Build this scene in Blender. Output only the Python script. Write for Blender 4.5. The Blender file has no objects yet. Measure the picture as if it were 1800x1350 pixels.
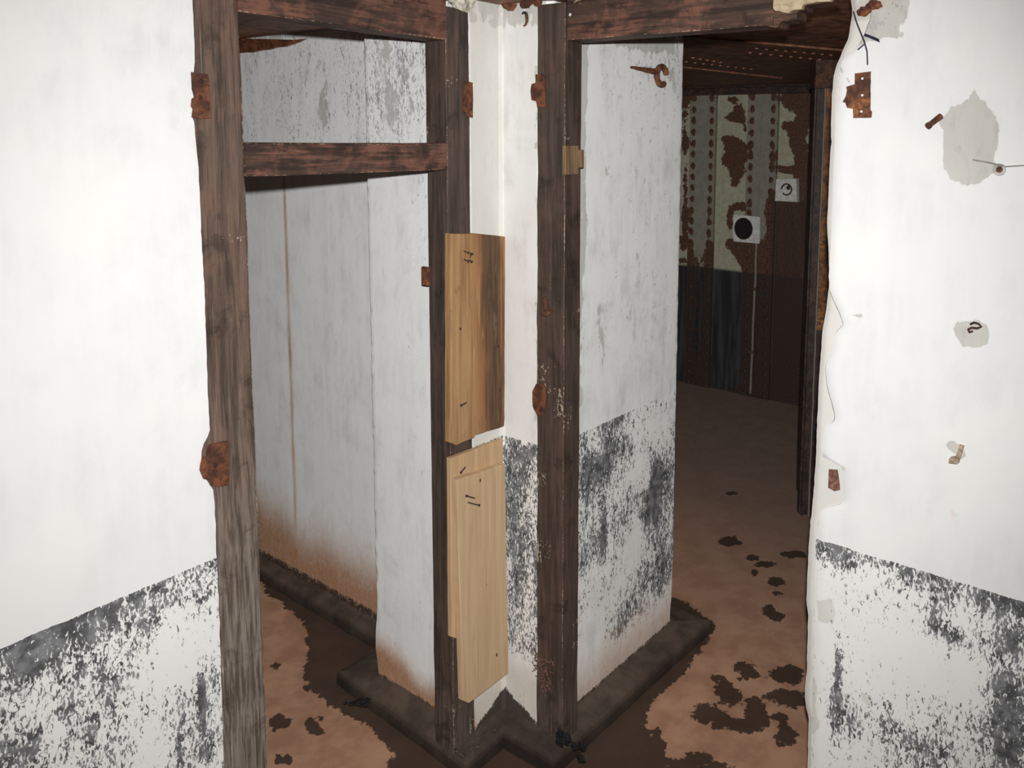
import bpy, bmesh, math, random
from mathutils import Vector, Matrix, noise

random.seed(7)
SC = bpy.context.scene
COL = SC.collection

# ------------------------------------------------------------------ camera
# world axes: X runs along the left front wall (plane y = 0), Y along the right front wall (plane x = 0), Z up;
# the origin is the foot of the inner corner of the pier between the two doorways.
F_PX, PPX, PPY = 1441.86, 1084.262, 404.809
WA = ((0.57798, -0.08495, 0.81162), (-0.81596, -0.07441, 0.57335), (0.01169, -0.99360, -0.11231))
CAM = Vector((-1.614, -1.520, 1.70))


def _orth(rows):
    a = Vector(rows[0]).normalized()
    b = Vector(rows[1]); b = (b - a * b.dot(a)).normalized()
    c = a.cross(b)
    if c.dot(Vector(rows[2])) < 0:
        c = -c
    return (a, b, c)


WR = _orth(WA)
cx = Vector((WR[0][0], WR[1][0], WR[2][0]))
cy = Vector((WR[0][1], WR[1][1], WR[2][1]))
cz = Vector((WR[0][2], WR[1][2], WR[2][2]))

cd = bpy.data.cameras.new('camera')
cam = bpy.data.objects.new('camera', cd)
COL.objects.link(cam)
M = Matrix((( cx[0], -cy[0], -cz[0], CAM[0]),
            ( cx[1], -cy[1], -cz[1], CAM[1]),
            ( cx[2], -cy[2], -cz[2], CAM[2]),
            (0, 0, 0, 1)))
cam.matrix_world = M
cd.sensor_width = 36.0
cd.lens = F_PX / 1800 * 36.0
cd.shift_x = (900 - PPX) / 1800
cd.shift_y = (PPY - 675) / 1800
cd.clip_start = 0.02
SC.camera = cam

SC.view_settings.view_transform = 'Standard'
SC.view_settings.look = 'None'
SC.view_settings.gamma = 1.0
SC.view_settings.use_curve_mapping = False
SC.view_settings.exposure = 0.0

# ------------------------------------------------------------------ light
wd = bpy.data.worlds.new('dim_room_light')
SC.world = wd
wd.use_nodes = True
wd.node_tree.nodes['Background'].inputs[0].default_value = (0.93, 0.95, 1.0, 1)
wd.node_tree.nodes['Background'].inputs[1].default_value = 0.03

fl = bpy.data.lights.new('flash', 'SPOT')            # the camera's flash, just above and right of the lens
fl.energy = 1.0
fl.color = (1.0, 1.0, 1.0)
fl.use_nodes = True
_lt = fl.node_tree
_fo = _lt.nodes.new('ShaderNodeLightFalloff')
_fo.inputs['Strength'].default_value = 93.0
_ad = _lt.nodes.new('ShaderNodeMath'); _ad.operation = 'ADD'
_ad.inputs[1].default_value = 27.0
_lt.links.new(_fo.outputs['Linear'], _ad.inputs[0])
_lt.links.new(_ad.outputs[0], _lt.nodes['Emission'].inputs['Strength'])
fl.shadow_soft_size = 0.012
fl.spot_size = math.radians(103)
fl.spot_blend = 1.0
flo = bpy.data.objects.new('flash', fl)
COL.objects.link(flo)
flo.location = CAM + Vector((0, 0, 0.071)) + cx * 0.007
aim = (cx * (900 - PPX) + cy * (640 - PPY) + cz * F_PX).normalized()
flo.rotation_euler = aim.to_track_quat('-Z', 'Y').to_euler()


# ------------------------------------------------------------------ pixel -> world on a known plane
def ray(px, py):
    return cx * (px - PPX) + cy * (py - PPY) + cz * F_PX


def onx(px, py, X=0.0):
    d = ray(px, py); return CAM + d * ((X - CAM[0]) / d[0])


def ony(px, py, Y=0.0):
    d = ray(px, py); return CAM + d * ((Y - CAM[1]) / d[1])


def onz(px, py, Z=0.0):
    d = ray(px, py); return CAM + d * ((Z - CAM[2]) / d[2])


# ------------------------------------------------------------------ object helpers
def tag(o, label=None, cat=None, group=None, kind=None):
    if label: o['label'] = label
    if cat: o['category'] = cat
    if group: o['group'] = group
    if kind: o['kind'] = kind
    return o


def empty(name, loc, label=None, cat=None, group=None, kind=None):
    o = bpy.data.objects.new(name, None)
    COL.objects.link(o)
    o.location = loc
    o.empty_display_size = 0.05
    return tag(o, label, cat, group, kind)


def wloc(o):
    v = Vector((0, 0, 0))
    while o is not None:
        v += o.location; o = o.parent
    return v


def link(name, me, mat, parent=None, loc=None):
    """mesh data in world coordinates -> object whose origin is loc (or its parent's origin)"""
    org = Vector(loc) if loc is not None else (wloc(parent) if parent else Vector((0, 0, 0)))
    if org.length > 0:
        me.transform(Matrix.Translation(-org))
    o = bpy.data.objects.new(name, me)
    COL.objects.link(o)
    if parent:
        o.parent = parent
        o.location = org - wloc(parent)
    else:
        o.location = org
    if mat:
        me.materials.append(mat)
    return o


def bobj(name, bm, mat, parent=None, loc=None, smooth=False):
    bmesh.ops.recalc_face_normals(bm, faces=bm.faces)
    me = bpy.data.meshes.new(name)
    bm.to_mesh(me); bm.free()
    if smooth:
        for p in me.polygons: p.use_smooth = True
    return link(name, me, mat, parent, loc)


def box(bm, a, b, bev=0.0, seg=2):
    a = Vector(a); b = Vector(b)
    r = bmesh.ops.create_cube(bm, size=1.0)
    vs = r['verts']
    for v in vs:
        v.co = Vector([(a[i] + b[i]) / 2 + v.co[i] * (b[i] - a[i]) for i in range(3)])
    if bev > 0:
        es = list({e for v in vs for e in v.link_edges})
        bmesh.ops.bevel(bm, geom=es, offset=bev, segments=seg, affect='EDGES', profile=0.6)


def timber(bm, a, b, axis, step=0.03, bev=0.004, amp=0.0016, seed=0):
    """a squared, worn timber: bevelled box cut along its length, edges wandering slightly"""
    a = Vector(a); b = Vector(b)
    u, v = [i for i in range(3) if i != axis]
    lo, hi = [Vector((min(a[i], b[i]) if k == 0 else max(a[i], b[i]) for i in range(3))) for k in (0, 1)]
    n = max(2, int((hi[axis] - lo[axis]) / step))
    ring = []
    for (su, sv) in ((0, 0), (1, 0), (1, 1), (0, 1)):
        cu = (lo[u], hi[u])[su]; cv = (lo[v], hi[v])[sv]
        du = bev if su == 0 else -bev; dv = bev if sv == 0 else -bev
        p1 = (cu, cv + dv); p2 = (cu + du * .3, cv + dv * .3); p3 = (cu + du, cv)
        seq = [p1, p2, p3] if (su + sv) % 2 == 0 else [p3, p2, p1]
        ring += [(q, su * 2 + sv) for q in seq]
    rows = []
    for k in range(n + 1):
        t = lo[axis] + (hi[axis] - lo[axis]) * k / n
        row = []
        for (q, c) in ring:
            co = [0, 0, 0]
            co[axis] = t
            w = noise.noise(Vector((t * 9, c * 3.7, seed * 5.1))) * amp + noise.noise(Vector((t * 45, c * 9.1, seed))) * amp * .6
            w2 = noise.noise(Vector((t * 8, c * 5.3 + 20, seed * 2.1))) * amp
            co[u] = q[0] + w; co[v] = q[1] + w2
            row.append(bm.verts.new(co))
        rows.append(row)
    m = len(ring)
    for k in range(n):
        for j in range(m):
            bm.faces.new((rows[k][j], rows[k][(j + 1) % m], rows[k + 1][(j + 1) % m], rows[k + 1][j]))
    bm.faces.new(rows[0]); bm.faces.new(rows[-1])


def tube(bm, pts, r, n=8, cap=True):
    pts = [Vector(p) for p in pts]
    rr = r if isinstance(r, (list, tuple)) else [r] * len(pts)
    rows = []
    for i, p in enumerate(pts):
        t = (pts[min(i + 1, len(pts) - 1)] - pts[max(i - 1, 0)]).normalized()
        a = t.orthogonal().normalized() if i == 0 else (pa - t * pa.dot(t)).normalized()
        pa = a
        b = t.cross(a)
        rows.append([bm.verts.new(p + (a * math.cos(2 * math.pi * k / n) + b * math.sin(2 * math.pi * k / n)) * rr[i]) for k in range(n)])
    for i in range(len(pts) - 1):
        for k in range(n):
            bm.faces.new((rows[i][k], rows[i][(k + 1) % n], rows[i + 1][(k + 1) % n], rows[i + 1][k]))
    if cap:
        bm.faces.new(rows[0]); bm.faces.new(rows[-1])


def slab(bm, pts, off, chamfer=0.0):
    """closed polygon pts (front face) extruded by the vector off (towards the back), with an optional worn front edge"""
    pts = [Vector(p) for p in pts]
    off = Vector(off)
    f = [bm.verts.new(p) for p in pts]
    k = [bm.verts.new(p + off) for p in pts]
    n = len(pts)
    if chamfer > 0:
        c = sum(pts, Vector()) / n
        d = off.normalized() * chamfer
        for v in f:
            pass
        mid = [bm.verts.new(p + d) for p in pts]
        for i, p in enumerate(pts):
            q = c - p
            f[i].co = p + q.normalized() * chamfer * .8
        for i in range(n):
            bm.faces.new((f[i], f[(i + 1) % n], mid[(i + 1) % n], mid[i]))
            bm.faces.new((mid[i], mid[(i + 1) % n], k[(i + 1) % n], k[i]))
    else:
        for i in range(n):
            bm.faces.new((f[i], f[(i + 1) % n], k[(i + 1) % n], k[i]))
    bm.faces.new(f); bm.faces.new(k)


def blob(bm, c, r, seed=0, amp=.35, sub=2, squash=(1, 1, 1)):
    vs = bmesh.ops.create_icosphere(bm, subdivisions=sub, radius=1.0)['verts']
    for v in vs:
        n = v.co.normalized()
        k = 1 + amp * noise.noise(n * 1.8 + Vector((seed * 3.3, seed, 0))) + amp * .5 * noise.noise(n * 4.5 + Vector((seed, 7, seed)))
        v.co = Vector((c[0] + n.x * r * k * squash[0], c[1] + n.y * r * k * squash[1], c[2] + n.z * r * k * squash[2]))


# ------------------------------------------------------------------ soft 2-D fields (stains, peeling paint, patches)
def sstep(a, b, x):
    t = max(0.0, min(1.0, (x - a) / (b - a) if b != a else float(x > a)))
    return t * t * (3 - 2 * t)


def polyd(poly, u, v):
    """signed distance to a polygon, + inside"""
    best = 1e9; ins = False
    n = len(poly)
    for i in range(n):
        x1, y1 = poly[i]; x2, y2 = poly[(i + 1) % n]
        dx, dy = x2 - x1, y2 - y1
        L = dx * dx + dy * dy
        t = max(0, min(1, ((u - x1) * dx + (v - y1) * dy) / L)) if L > 0 else 0
        d = math.hypot(u - x1 - t * dx, v - y1 - t * dy)
        if d < best: best = d
        if (y1 > v) != (y2 > v) and u < (x2 - x1) * (v - y1) / (y2 - y1) + x1:
            ins = not ins
    return best if ins else -best


def lerp_table(tab, v):
    if v <= tab[0][0]: return tab[0][1]
    for i in range(len(tab) - 1):
        if v <= tab[i + 1][0]:
            a, b = tab[i], tab[i + 1]
            return a[1] + (b[1] - a[1]) * (v - a[0]) / (b[0] - a[0])
    return tab[-1][1]


def spread(a, b, step, fine=None):
    """coordinates from a to b about step apart, or fine apart inside fine = (lo, hi, step)"""
    out = [a]
    x = a
    while x < b - 1e-6:
        s = step
        if fine and fine[0] <= x + 1e-9 < fine[1]: s = fine[2]
        elif fine and x < fine[0] < x + step: s = fine[0] - x
        x = min(b, x + s)
        out.append(x)
    return out


# ------------------------------------------------------------------ materials
class N:
    def __init__(s, name):
        s.m = bpy.data.materials.new(name); s.m.use_nodes = True
        s.t = s.m.node_tree; s.b = s.t.nodes['Principled BSDF']
        s.b.inputs['Specular IOR Level'].default_value = 0.2

    def n(s, kind, **kw):
        x = s.t.nodes.new(kind)
        for k, v in kw.items(): setattr(x, k, v)
        return x

    def put(s, sock, v):
        if isinstance(v, bpy.types.NodeSocket): s.t.links.new(v, sock)
        else: sock.default_value = v

    def attr(s, name): return s.n('ShaderNodeAttribute', attribute_name=name).outputs['Fac']

    def coord(s, scale=(1, 1, 1), which='Object', loc=(0, 0, 0)):
        tc = s.n('ShaderNodeTexCoord'); mp = s.n('ShaderNodeMapping')
        s.put(mp.inputs['Vector'], tc.outputs[which]); mp.inputs['Scale'].default_value = scale
        mp.inputs['Location'].default_value = loc
        return mp.outputs[0]

    def noise(s, vec, scale, detail=4, rough=.55, dist=0.0, out='Fac'):
        x = s.n('ShaderNodeTexNoise')
        s.put(x.inputs['Vector'], vec)
        x.inputs['Scale'].default_value = scale; x.inputs['Detail'].default_value = detail
        x.inputs['Roughness'].default_value = rough; x.inputs['Distortion'].default_value = dist
        return x.outputs[out]

    def math(s, op, a, b=0.0, c=None, clamp=False):
        x = s.n('ShaderNodeMath', operation=op); x.use_clamp = clamp
        s.put(x.inputs[0], a); s.put(x.inputs[1], b)
        if c is not None: s.put(x.inputs[2], c)
        return x.outputs[0]

    def rng(s, v, a, b, c=0.0, d=1.0, smooth=True):
        x = s.n('ShaderNodeMapRange')
        if smooth: x.interpolation_type = 'SMOOTHSTEP'
        s.put(x.inputs[0], v)
        for i, q in enumerate((a, b, c, d)): s.put(x.inputs[i + 1], q)
        return x.outputs[0]

    def mix(s, f, a, b, mode='MIX'):
        x = s.n('ShaderNodeMix', data_type='RGBA', blend_type=mode)
        s.put(x.inputs[0], f)
        for i, q in ((6, a), (7, b)):
            s.put(x.inputs[i], (*q, 1) if isinstance(q, tuple) and len(q) == 3 else q)
        return x.outputs[2]

    def bump(s, h, strength=.3, dist=.002, base=None):
        x = s.n('ShaderNodeBump'); s.put(x.inputs['Height'], h)
        x.inputs['Strength'].default_value = strength; x.inputs['Distance'].default_value = dist
        if base is not None: s.put(x.inputs['Normal'], base)
        return x.outputs[0]

    def done(s, color, rough=.8, normal=None, metal=0.0, spec=None):
        s.put(s.b.inputs['Base Color'], (*color, 1) if isinstance(color, tuple) and len(color) == 3 else color)
        s.put(s.b.inputs['Roughness'], rough); s.put(s.b.inputs['Metallic'], metal)
        if normal is not None: s.put(s.b.inputs['Normal'], normal)
        if spec is not None: s.b.inputs['Specular IOR Level'].default_value = spec
        return s.m


def lin(r, g, b):
    f = lambda c: c / 12.92 if c <= .04045 else ((c + .055) / 1.055) ** 2.4
    return (f(r / 255), f(g / 255), f(b / 255))


def plaster(name, zt, white=(.80, .80, .79), veil=(.58, .58, .575), cream=(.79, .785, .73)):
    """whitewash over grey render, with remains of a black dado below the height zt; the fields
    dado, fleck, grey, rust, damp, veil say how much of each there is"""
    s = N(name)
    P = s.coord()
    PV = s.coord((1, 1, .45))
    PS = s.coord((1, 1, .10))
    n1 = s.noise(PV, 185, 6, .68, .7)           # flecks of a few millimetres
    n1b = s.noise(PV, 52, 6, .66, .5)
    n2 = s.noise(PV, 17, 5, .62, .3)            # hand-sized patches
    n3 = s.noise(PS, 30, 4, .6)                 # runs
    big = s.noise(P, 3.2, 4, .55)
    mid = s.noise(P, 8.5, 5, .62, .4)
    tiny = s.noise(P, 260, 3, .6)
    f = s.math('ADD', s.math('ADD', s.math('MULTIPLY', n1, .54), s.math('MULTIPLY', n1b, .26)), s.math('ADD', s.math('MULTIPLY', n2, .10), s.math('MULTIPLY', n3, .10)))
    f = s.math('MULTIPLY_ADD', f, 2.3, -.65)
    # white coat
    va = s.attr('veil')
    v = s.rng(s.math('ADD', s.math('MULTIPLY', n1b, .25), s.math('ADD', s.math('MULTIPLY', n2, .35), s.math('MULTIPLY', n3, .4))), .40, .64)
    v = s.math('MULTIPLY', v, s.rng(mid, .36, .64, .1, .9))
    c = s.mix(s.math('MULTIPLY', v, va, clamp=True), white, veil)
    c = s.mix(s.math('MULTIPLY', s.rng(big, .45, .62), .35), c, cream)
    c = s.mix(s.math('MULTIPLY', s.math('SUBTRACT', va, 1.0, clamp=True), 1.0), c, (.585, .565, .515))
    c = s.mix(s.rng(n1, .70, .78, 0, .30), c, (.40, .39, .37))
    # grey render where the coat came off in sheets
    g = s.rng(s.math('ADD', s.math('ADD', s.math('MULTIPLY', n1b, .3), s.math('MULTIPLY', n2, .45)), s.attr('grey')), .84, .875)
    gc = s.mix(n2, (.42, .41, .375), (.58, .57, .52))
    gc = s.mix(s.rng(n1b, .5, .7, 0, .4), gc, (.36, .345, .31))
    c = s.mix(g, c, gc)
    # grey flecks
    fk = s.rng(s.math('ADD', f, s.attr('fleck')), .98, 1.06)
    fc = s.mix(s.rng(n2, .4, .6), (.27, .275, .275), (.44, .44, .44))
    c = s.mix(fk, c, fc)
    # black dado
    sx = s.n('ShaderNodeSeparateXYZ'); s.put(sx.inputs[0], P)
    z = s.math('ADD', sx.outputs[2], s.math('ADD', s.math('MULTIPLY_ADD', n1b, .006, -.003), s.math('MULTIPLY_ADD', mid, .012, -.006)))
    below = s.rng(z, zt + .0015, zt - .0015)
    da = s.math('MULTIPLY', s.attr('dado'), below)
    c = s.mix(s.math('MULTIPLY', s.rng(da, .12, .35), .45), c, cream)
    dk = s.rng(s.math('ADD', f, da), .97, 1.05)
    dc = s.mix(s.rng(s.noise(P, 34, 5, .62), .36, .66), (.032, .033, .038), (.19, .192, .20))
    c = s.mix(s.math('MULTIPLY', dk, .95), c, dc)
    # damp and rust
    ru = s.attr('rust')
    rn = s.math('MULTIPLY', s.math('ADD', ru, s.math('MULTIPLY', s.math('SUBTRACT', f, .5), .55)), s.rng(ru, 0.0, .12), clamp=True)
    rc = s.mix(s.rng(ru, .2, .9), (.54, .37, .24), (.40, .205, .105))
    c = s.mix(rn, c, rc)
    wt = s.rng(s.math('ADD', s.math('MULTIPLY', f, .35), s.attr('damp')), .62, .72)
    c = s.mix(s.math('MULTIPLY', wt, .96), c, s.mix(n2, (.030, .022, .017), (.06, .045, .034)))
    h = s.math('ADD', s.math('MULTIPLY', mid, .40), s.math('MULTIPLY', tiny, .22))
    h = s.math('SUBTRACT', h, s.math('MULTIPLY', s.math('ADD', dk, g, clamp=True), .22))
    h2 = s.math('ADD', h, s.math('MULTIPLY', n1b, .35))
    return s.done(c, s.rng(wt, 0, 1, .85, .5), s.bump(h2, .28, .0014))


def wood(name, axis, dark, mid, red, pale, gray=0.0, rough=.62, redness=.5, scale=1.0):
    s = N(name)
    sc = [20 * scale] * 3; sc[axis] = 1.3
    sf = [110 * scale] * 3; sf[axis] = 5.0
    sw = [60 * scale] * 3; sw[axis] = 4.0
    P = s.coord()
    g1 = s.noise(s.coord(tuple(sc)), 2.2, 6, .64, .7)
    g2 = s.noise(s.coord(tuple(sf)), 2.0, 5, .68, .3)
    g3 = s.noise(s.coord(tuple(sw)), 2.0, 5, .66, .4)
    big = s.noise(P, 6.0, 6, .66, .6)
    c = s.mix(s.rng(g1, .36, .62), dark, mid)
    c = s.mix(s.math('MULTIPLY', s.rng(s.math('ADD', s.math('MULTIPLY', big, .65), s.math('MULTIPLY', g3, .35)), .53 - .10 * redness, .62 - .08 * redness), redness), c, red)
    if gray:
        c = s.mix(s.math('MULTIPLY', s.attr('gray'), gray), c, s.mix(s.rng(g3, .38, .62), (.085, .066, .052), (.235, .200, .165)))
    c = s.mix(s.math('MULTIPLY', s.rng(g2, .50, .70), .6), c, dark)
    c = s.mix(s.math('MULTIPLY', s.rng(g3, .60, .74), .45), c, tuple(min(1, x * 1.9) for x in mid))
    dk = s.noise(P, 13, 5, .66, .5)
    c = s.mix(s.rng(dk, .54, .70, 0, .65), c, tuple(x * .6 for x in dark))
    spk = s.noise(P, 120, 3, .6)
    ed = s.attr('edge')
    wear = s.rng(s.math('ADD', s.math('MULTIPLY', s.math('ADD', g3, spk), .5), s.math('MULTIPLY', ed, .20)), .69, .74)
    c = s.mix(s.math('MULTIPLY', wear, .75), c, pale)
    h = s.math('ADD', g2, s.math('ADD', s.math('MULTIPLY', g1, .8), s.math('MULTIPLY', g3, .8)))
    return s.done(c, rough, s.bump(h, .8, .0014), spec=.3)


def rusty(name, a=(.16, .058, .026), b=(.055, .022, .014), c3=(.30, .115, .04), scale=1.0, rough=.75, bump=.6):
    s = N(name)
    P = s.coord()
    n1 = s.noise(P, 38 * scale, 6, .65, .4); n2 = s.noise(P, 130 * scale, 5, .6)
    n3 = s.noise(P, 12 * scale, 4, .6)
    c = s.mix(s.rng(n1, .38, .62), b, a)
    c = s.mix(s.math('MULTIPLY', s.rng(n3, .5, .68), s.rng(n2, .4, .6)), c, c3)
    h = s.math('ADD', n1, s.math('MULTIPLY', n2, .6))
    return s.done(c, rough, s.bump(h, bump, .002), spec=.3)


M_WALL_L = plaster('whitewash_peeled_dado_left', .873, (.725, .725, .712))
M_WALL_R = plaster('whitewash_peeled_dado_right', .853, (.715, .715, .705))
M_PIER = plaster('whitewash_pier', .878)
M_POST_Z = wood('weathered_frame_wood_upright', 2, (.040, .026, .019), (.125, .078, .056), (.170, .088, .060), (.50, .42, .30), gray=1.0, redness=.5)
M_LINT_X = wood('weathered_frame_wood_level', 0, (.030, .018, .014), (.074, .045, .033), (.19, .084, .057), (.50, .38, .24), redness=.8, scale=.8)
M_LINT_Y = wood('weathered_frame_wood_cross', 1, (.030, .018, .014), (.074, .045, .033), (.19, .084, .057), (.50, .38, .24), redness=.8, scale=.8)
M_POST_D = wood('dark_frame_wood_upright', 2, (.034, .023, .018), (.078, .052, .041), (.105, .060, .044), (.42, .34, .24), gray=.3, redness=.4)
M_RUST = rusty('flaking_rust')
M_RUST_D = rusty('dark_rust', (.085, .036, .020), (.030, .015, .011), (.16, .062, .026))
M_NAIL = rusty('dark_nail_iron', (.05, .028, .02), (.018, .012, .010), (.08, .035, .02), 3)


def mat_plain(name, col, rough=.7, nscale=60, amp=.25, bump=.3):
    s = N(name)
    n = s.noise(s.coord(), nscale, 4, .6)
    c = s.mix(s.rng(n, .35, .65), tuple(x * (1 - amp) for x in col), tuple(min(1, x * (1 + amp)) for x in col))
    return s.done(c, rough, s.bump(n, bump, .001))


def mat_floor():
    s = N('red_earth_cement_floor')
    P = s.coord()
    n1 = s.noise(P, 70, 6, .7, .3); n2 = s.noise(P, 9, 5, .6); n3 = s.noise(P, 420, 3, .6); n4 = s.noise(P, 30, 5, .6)
    c = s.mix(s.rng(n2, .36, .64), (.32, .170, .104), (.43, .245, .155))
    c = s.mix(s.rng(n3, .55, .75, 0, .5), c, (.16, .082, .05))
    c = s.mix(s.rng(n1, .60, .75, 0, .35), c, (.40, .25, .17))
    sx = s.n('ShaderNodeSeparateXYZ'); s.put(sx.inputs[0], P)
    c = s.mix(s.rng(s.math('ADD', sx.outputs[0], s.math('MULTIPLY', n2, .8)), .9, 2.6, 0, .75), c, s.mix(n1, (.115, .088, .074), (.17, .135, .115)))   # greyer and darker deeper in: the flash's falloff put into the colour
    e = s.math('ADD', s.attr('wet'), s.math('ADD', s.math('MULTIPLY', s.math('SUBTRACT', n4, .5), .9), s.math('MULTIPLY', s.math('SUBTRACT', n1, .5), .55)))
    w = s.rng(e, .46, .53)
    wc = s.mix(n2, (.033, .022, .016), (.052, .034, .024))
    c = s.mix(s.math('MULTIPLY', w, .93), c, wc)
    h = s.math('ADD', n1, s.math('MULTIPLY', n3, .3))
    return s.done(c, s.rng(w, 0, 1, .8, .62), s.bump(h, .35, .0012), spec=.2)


def mat_kerb():
    s = N('wet_cement_kerb')
    P = s.coord()
    n2 = s.noise(P, 9, 5, .6); n1 = s.noise(P, 60, 5, .65)
    c = s.mix(s.rng(n2, .36, .64), (.050, .036, .028), (.098, .071, .053))
    c = s.mix(s.rng(n1, .56, .75, 0, .5), c, (.10, .075, .056))
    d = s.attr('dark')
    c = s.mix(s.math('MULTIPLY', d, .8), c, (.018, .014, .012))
    return s.done(c, .6, s.bump(s.math('ADD', n1, n2), .4, .0015), spec=.25)


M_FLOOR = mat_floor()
M_KERB = mat_kerb()


def mat_steel(name, paint, rustamt=.0, scale=1.0):
    """painted iron sheet; the field rust says where it has rusted through, black the painted dado"""
    s = N(name)
    P = s.coord()
    n1 = s.noise(P, 26 * scale, 6, .65, .5); n2 = s.noise(P, 90 * scale, 5, .65); st = s.noise(s.coord((1, 1, .06)), 34, 4, .6)
    c = s.mix(s.rng(n1, .35, .65), tuple(x * .8 for x in paint), paint)
    c = s.mix(s.rng(st, .52, .7, 0, .55), c, (.22, .19, .13))
    bl = s.attr('black')
    c = s.mix(bl, c, s.mix(s.rng(st, .4, .65), (.010, .010, .011), (.035, .033, .034)))
    r = s.rng(s.math('ADD', s.math('ADD', s.math('MULTIPLY', n1, .75), s.math('MULTIPLY', n2, .25)), s.attr('rust')), .97 - rustamt, 1.03 - rustamt)
    rc = s.mix(s.rng(n2, .35, .65), (.036, .018, .012), (.100, .044, .022))
    rc = s.mix(s.math('MULTIPLY', bl, .75), rc, (.016, .012, .011))
    c = s.mix(r, c, rc)
    h = s.math('ADD', n1, s.math('MULTIPLY', n2, .6))
    return s.done(c, .6, s.bump(h, .5, .003), spec=.35)


M_STEEL = mat_steel('rusting_cream_painted_iron', (.33, .315, .225))
M_STEEL_G = mat_steel('rusting_grey_painted_iron', (.20, .185, .15), .03)
M_DARKSTEEL = rusty('sooty_dark_iron', (.050, .030, .022), (.020, .015, .013), (.085, .042, .022), .7, .5)
M_CEIL = rusty('rusty_iron_ceiling', (.30, .135, .08), (.12, .056, .036), (.40, .18, .08), .5, .6)
M_SPLINT = wood('splintered_pale_wood', 1, (.30, .22, .13), (.52, .42, .28), (.40, .26, .14), (.8, .75, .6), redness=.4, rough=.8)


# ------------------------------------------------------------------ gridded surfaces carrying fields
def grid_mesh(name, us, vs, fn, fields):
    """fn(u, v) -> point; fields: {name: f(u, v)}"""
    verts = []; vals = {k: [] for k in fields}
    for v in vs:
        for u in us:
            verts.append(fn(u, v))
            for k, f in fields.items(): vals[k].append(f(u, v))
    nu = len(us)
    faces = [(j * nu + i, j * nu + i + 1, (j + 1) * nu + i + 1, (j + 1) * nu + i) for j in range(len(vs) - 1) for i in range(nu - 1)]
    return verts, faces, vals


def mesh_of(name, chunks, allf, smooth=True):
    V = []; Fc = []; A = {k: [] for k in allf}
    for (verts, faces, vals) in chunks:
        o = len(V)
        V += [tuple(p) for p in verts]; Fc += [tuple(i + o for i in f) for f in faces]
        for k in allf: A[k] += vals.get(k, [0.0] * len(verts))
    me = bpy.data.meshes.new(name)
    me.from_pydata(V, [], Fc)
    for k in allf:
        at = me.attributes.new(k, 'FLOAT', 'POINT')
        at.data.foreach_set('value', A[k])
    if smooth:
        me.polygons.foreach_set('use_smooth', [True] * len(me.polygons))
    me.update()
    return me


WF = ('dado', 'fleck', 'grey', 'rust', 'damp', 'veil')
CEIL = 2.04


def nz(x, y, s, k=0.0):
    return noise.noise(Vector((x * s, y * s, k)))


def gblobs(items, conv):
    """[(px, py, rx, ry, value)] in photo pixels -> list of world ellipses on the wall whose coordinates conv gives"""
    out = []
    for (px, py, rx, ry, val) in items:
        c = conv(px, py); a = conv(px + rx, py); b = conv(px, py + ry)
        out.append((c[0], c[1], max(abs(a[0] - c[0]), 1e-3), max(abs(b[1] - c[1]), 1e-3), val))
    return out


def bsum(bl, u, v):
    t = 0.0
    for (a, b, ra, rb, val) in bl:
        q = ((u - a) / ra) ** 2 + ((v - b) / rb) ** 2
        if q < 4: t += val * math.exp(-q * 1.2)
    return t


DADO_Z = 0.873

# ================================================================== THE SETTING
# ------------------------------------------------------------------ wall_left (plane y = 0, left of the left doorway)
cvL = lambda px, py: (ony(px, py)[0], ony(px, py)[2])
bL = gblobs([(60, 1150, 110, 45, .10), (140, 1110, 60, 30, .08), (200, 1060, 60, 26, .10), (60, 1200, 90, 22, -.05), (60, 1245, 60, 20, -.10),
             (300, 1170, 55, 60, -.17), (335, 1050, 40, 40, .05), (200, 1150, 60, 45, .09), (30, 1320, 60, 60, .12),
             (315, 1235, 5, 36, .36), (352, 1225, 6, 50, .36), (252, 1232, 6, 26, .22), (312, 1315, 7, 34, .30), (362, 1310, 18, 40, .18),
             (240, 1320, 60, 40, -.06), (110, 1270, 35, 35, -.07), (195, 1185, 10, 30, .14), (172, 1200, 5, 26, .2), (134, 1180, 6, 30, .2)], cvL)


def dadoL(x, z):
    top = DADO_Z
    if z > top + .06: return 0.0
    d = .44 + .13 * sstep(.12, 0.0, top - z) + .8 * bsum(bL, x, z) + .10 * nz(x, z * .4, 11, 3) + .05 * sstep(-.9, -1.25, x)
    return max(.30, d)


def greyL(x, z):
    g = 0.0
    for (px, py, r) in ((253, 1180, 10), (62, 1345, 18), (60, 1210, 8), (245, 1062, 8)):
        c = cvL(px, py)
        g = max(g, .55 * math.exp(-(((x - c[0]) / (r * .0015)) ** 2 + ((z - c[1]) / (r * .0013)) ** 2) ** 2))
    return g


xs = [-2.9, -2.2, -1.8] + spread(-1.5, -.80, .012)
zs = spread(-.02, CEIL, .012)

edgeL = sorted([(ony(px, py)[2], ony(px, py)[0]) for (py, px) in ((-40, 333), (0, 335), (60, 338), (110, 339), (135, 337), (170, 340), (200, 333), (212, 338), (300, 346), (400, 351), (500, 356),
               (675, 362), (760, 366), (785, 352), (815, 350), (845, 362), (860, 372), (900, 375), (1000, 379), (1100, 383), (1350, 391), (1400, 392))])


def fnL(u, v):
    e = lerp_table(edgeL, v) + .0016 * nz(v, 0, 40, 1) + .0008 * nz(v, 0, 140, 2)
    x = u if u < -1.5 else -1.5 + (u + 1.5) * (e + 1.5) / .70
    return (x, -.006 + .0022 * nz(x, v, 5, 4), v)


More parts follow.
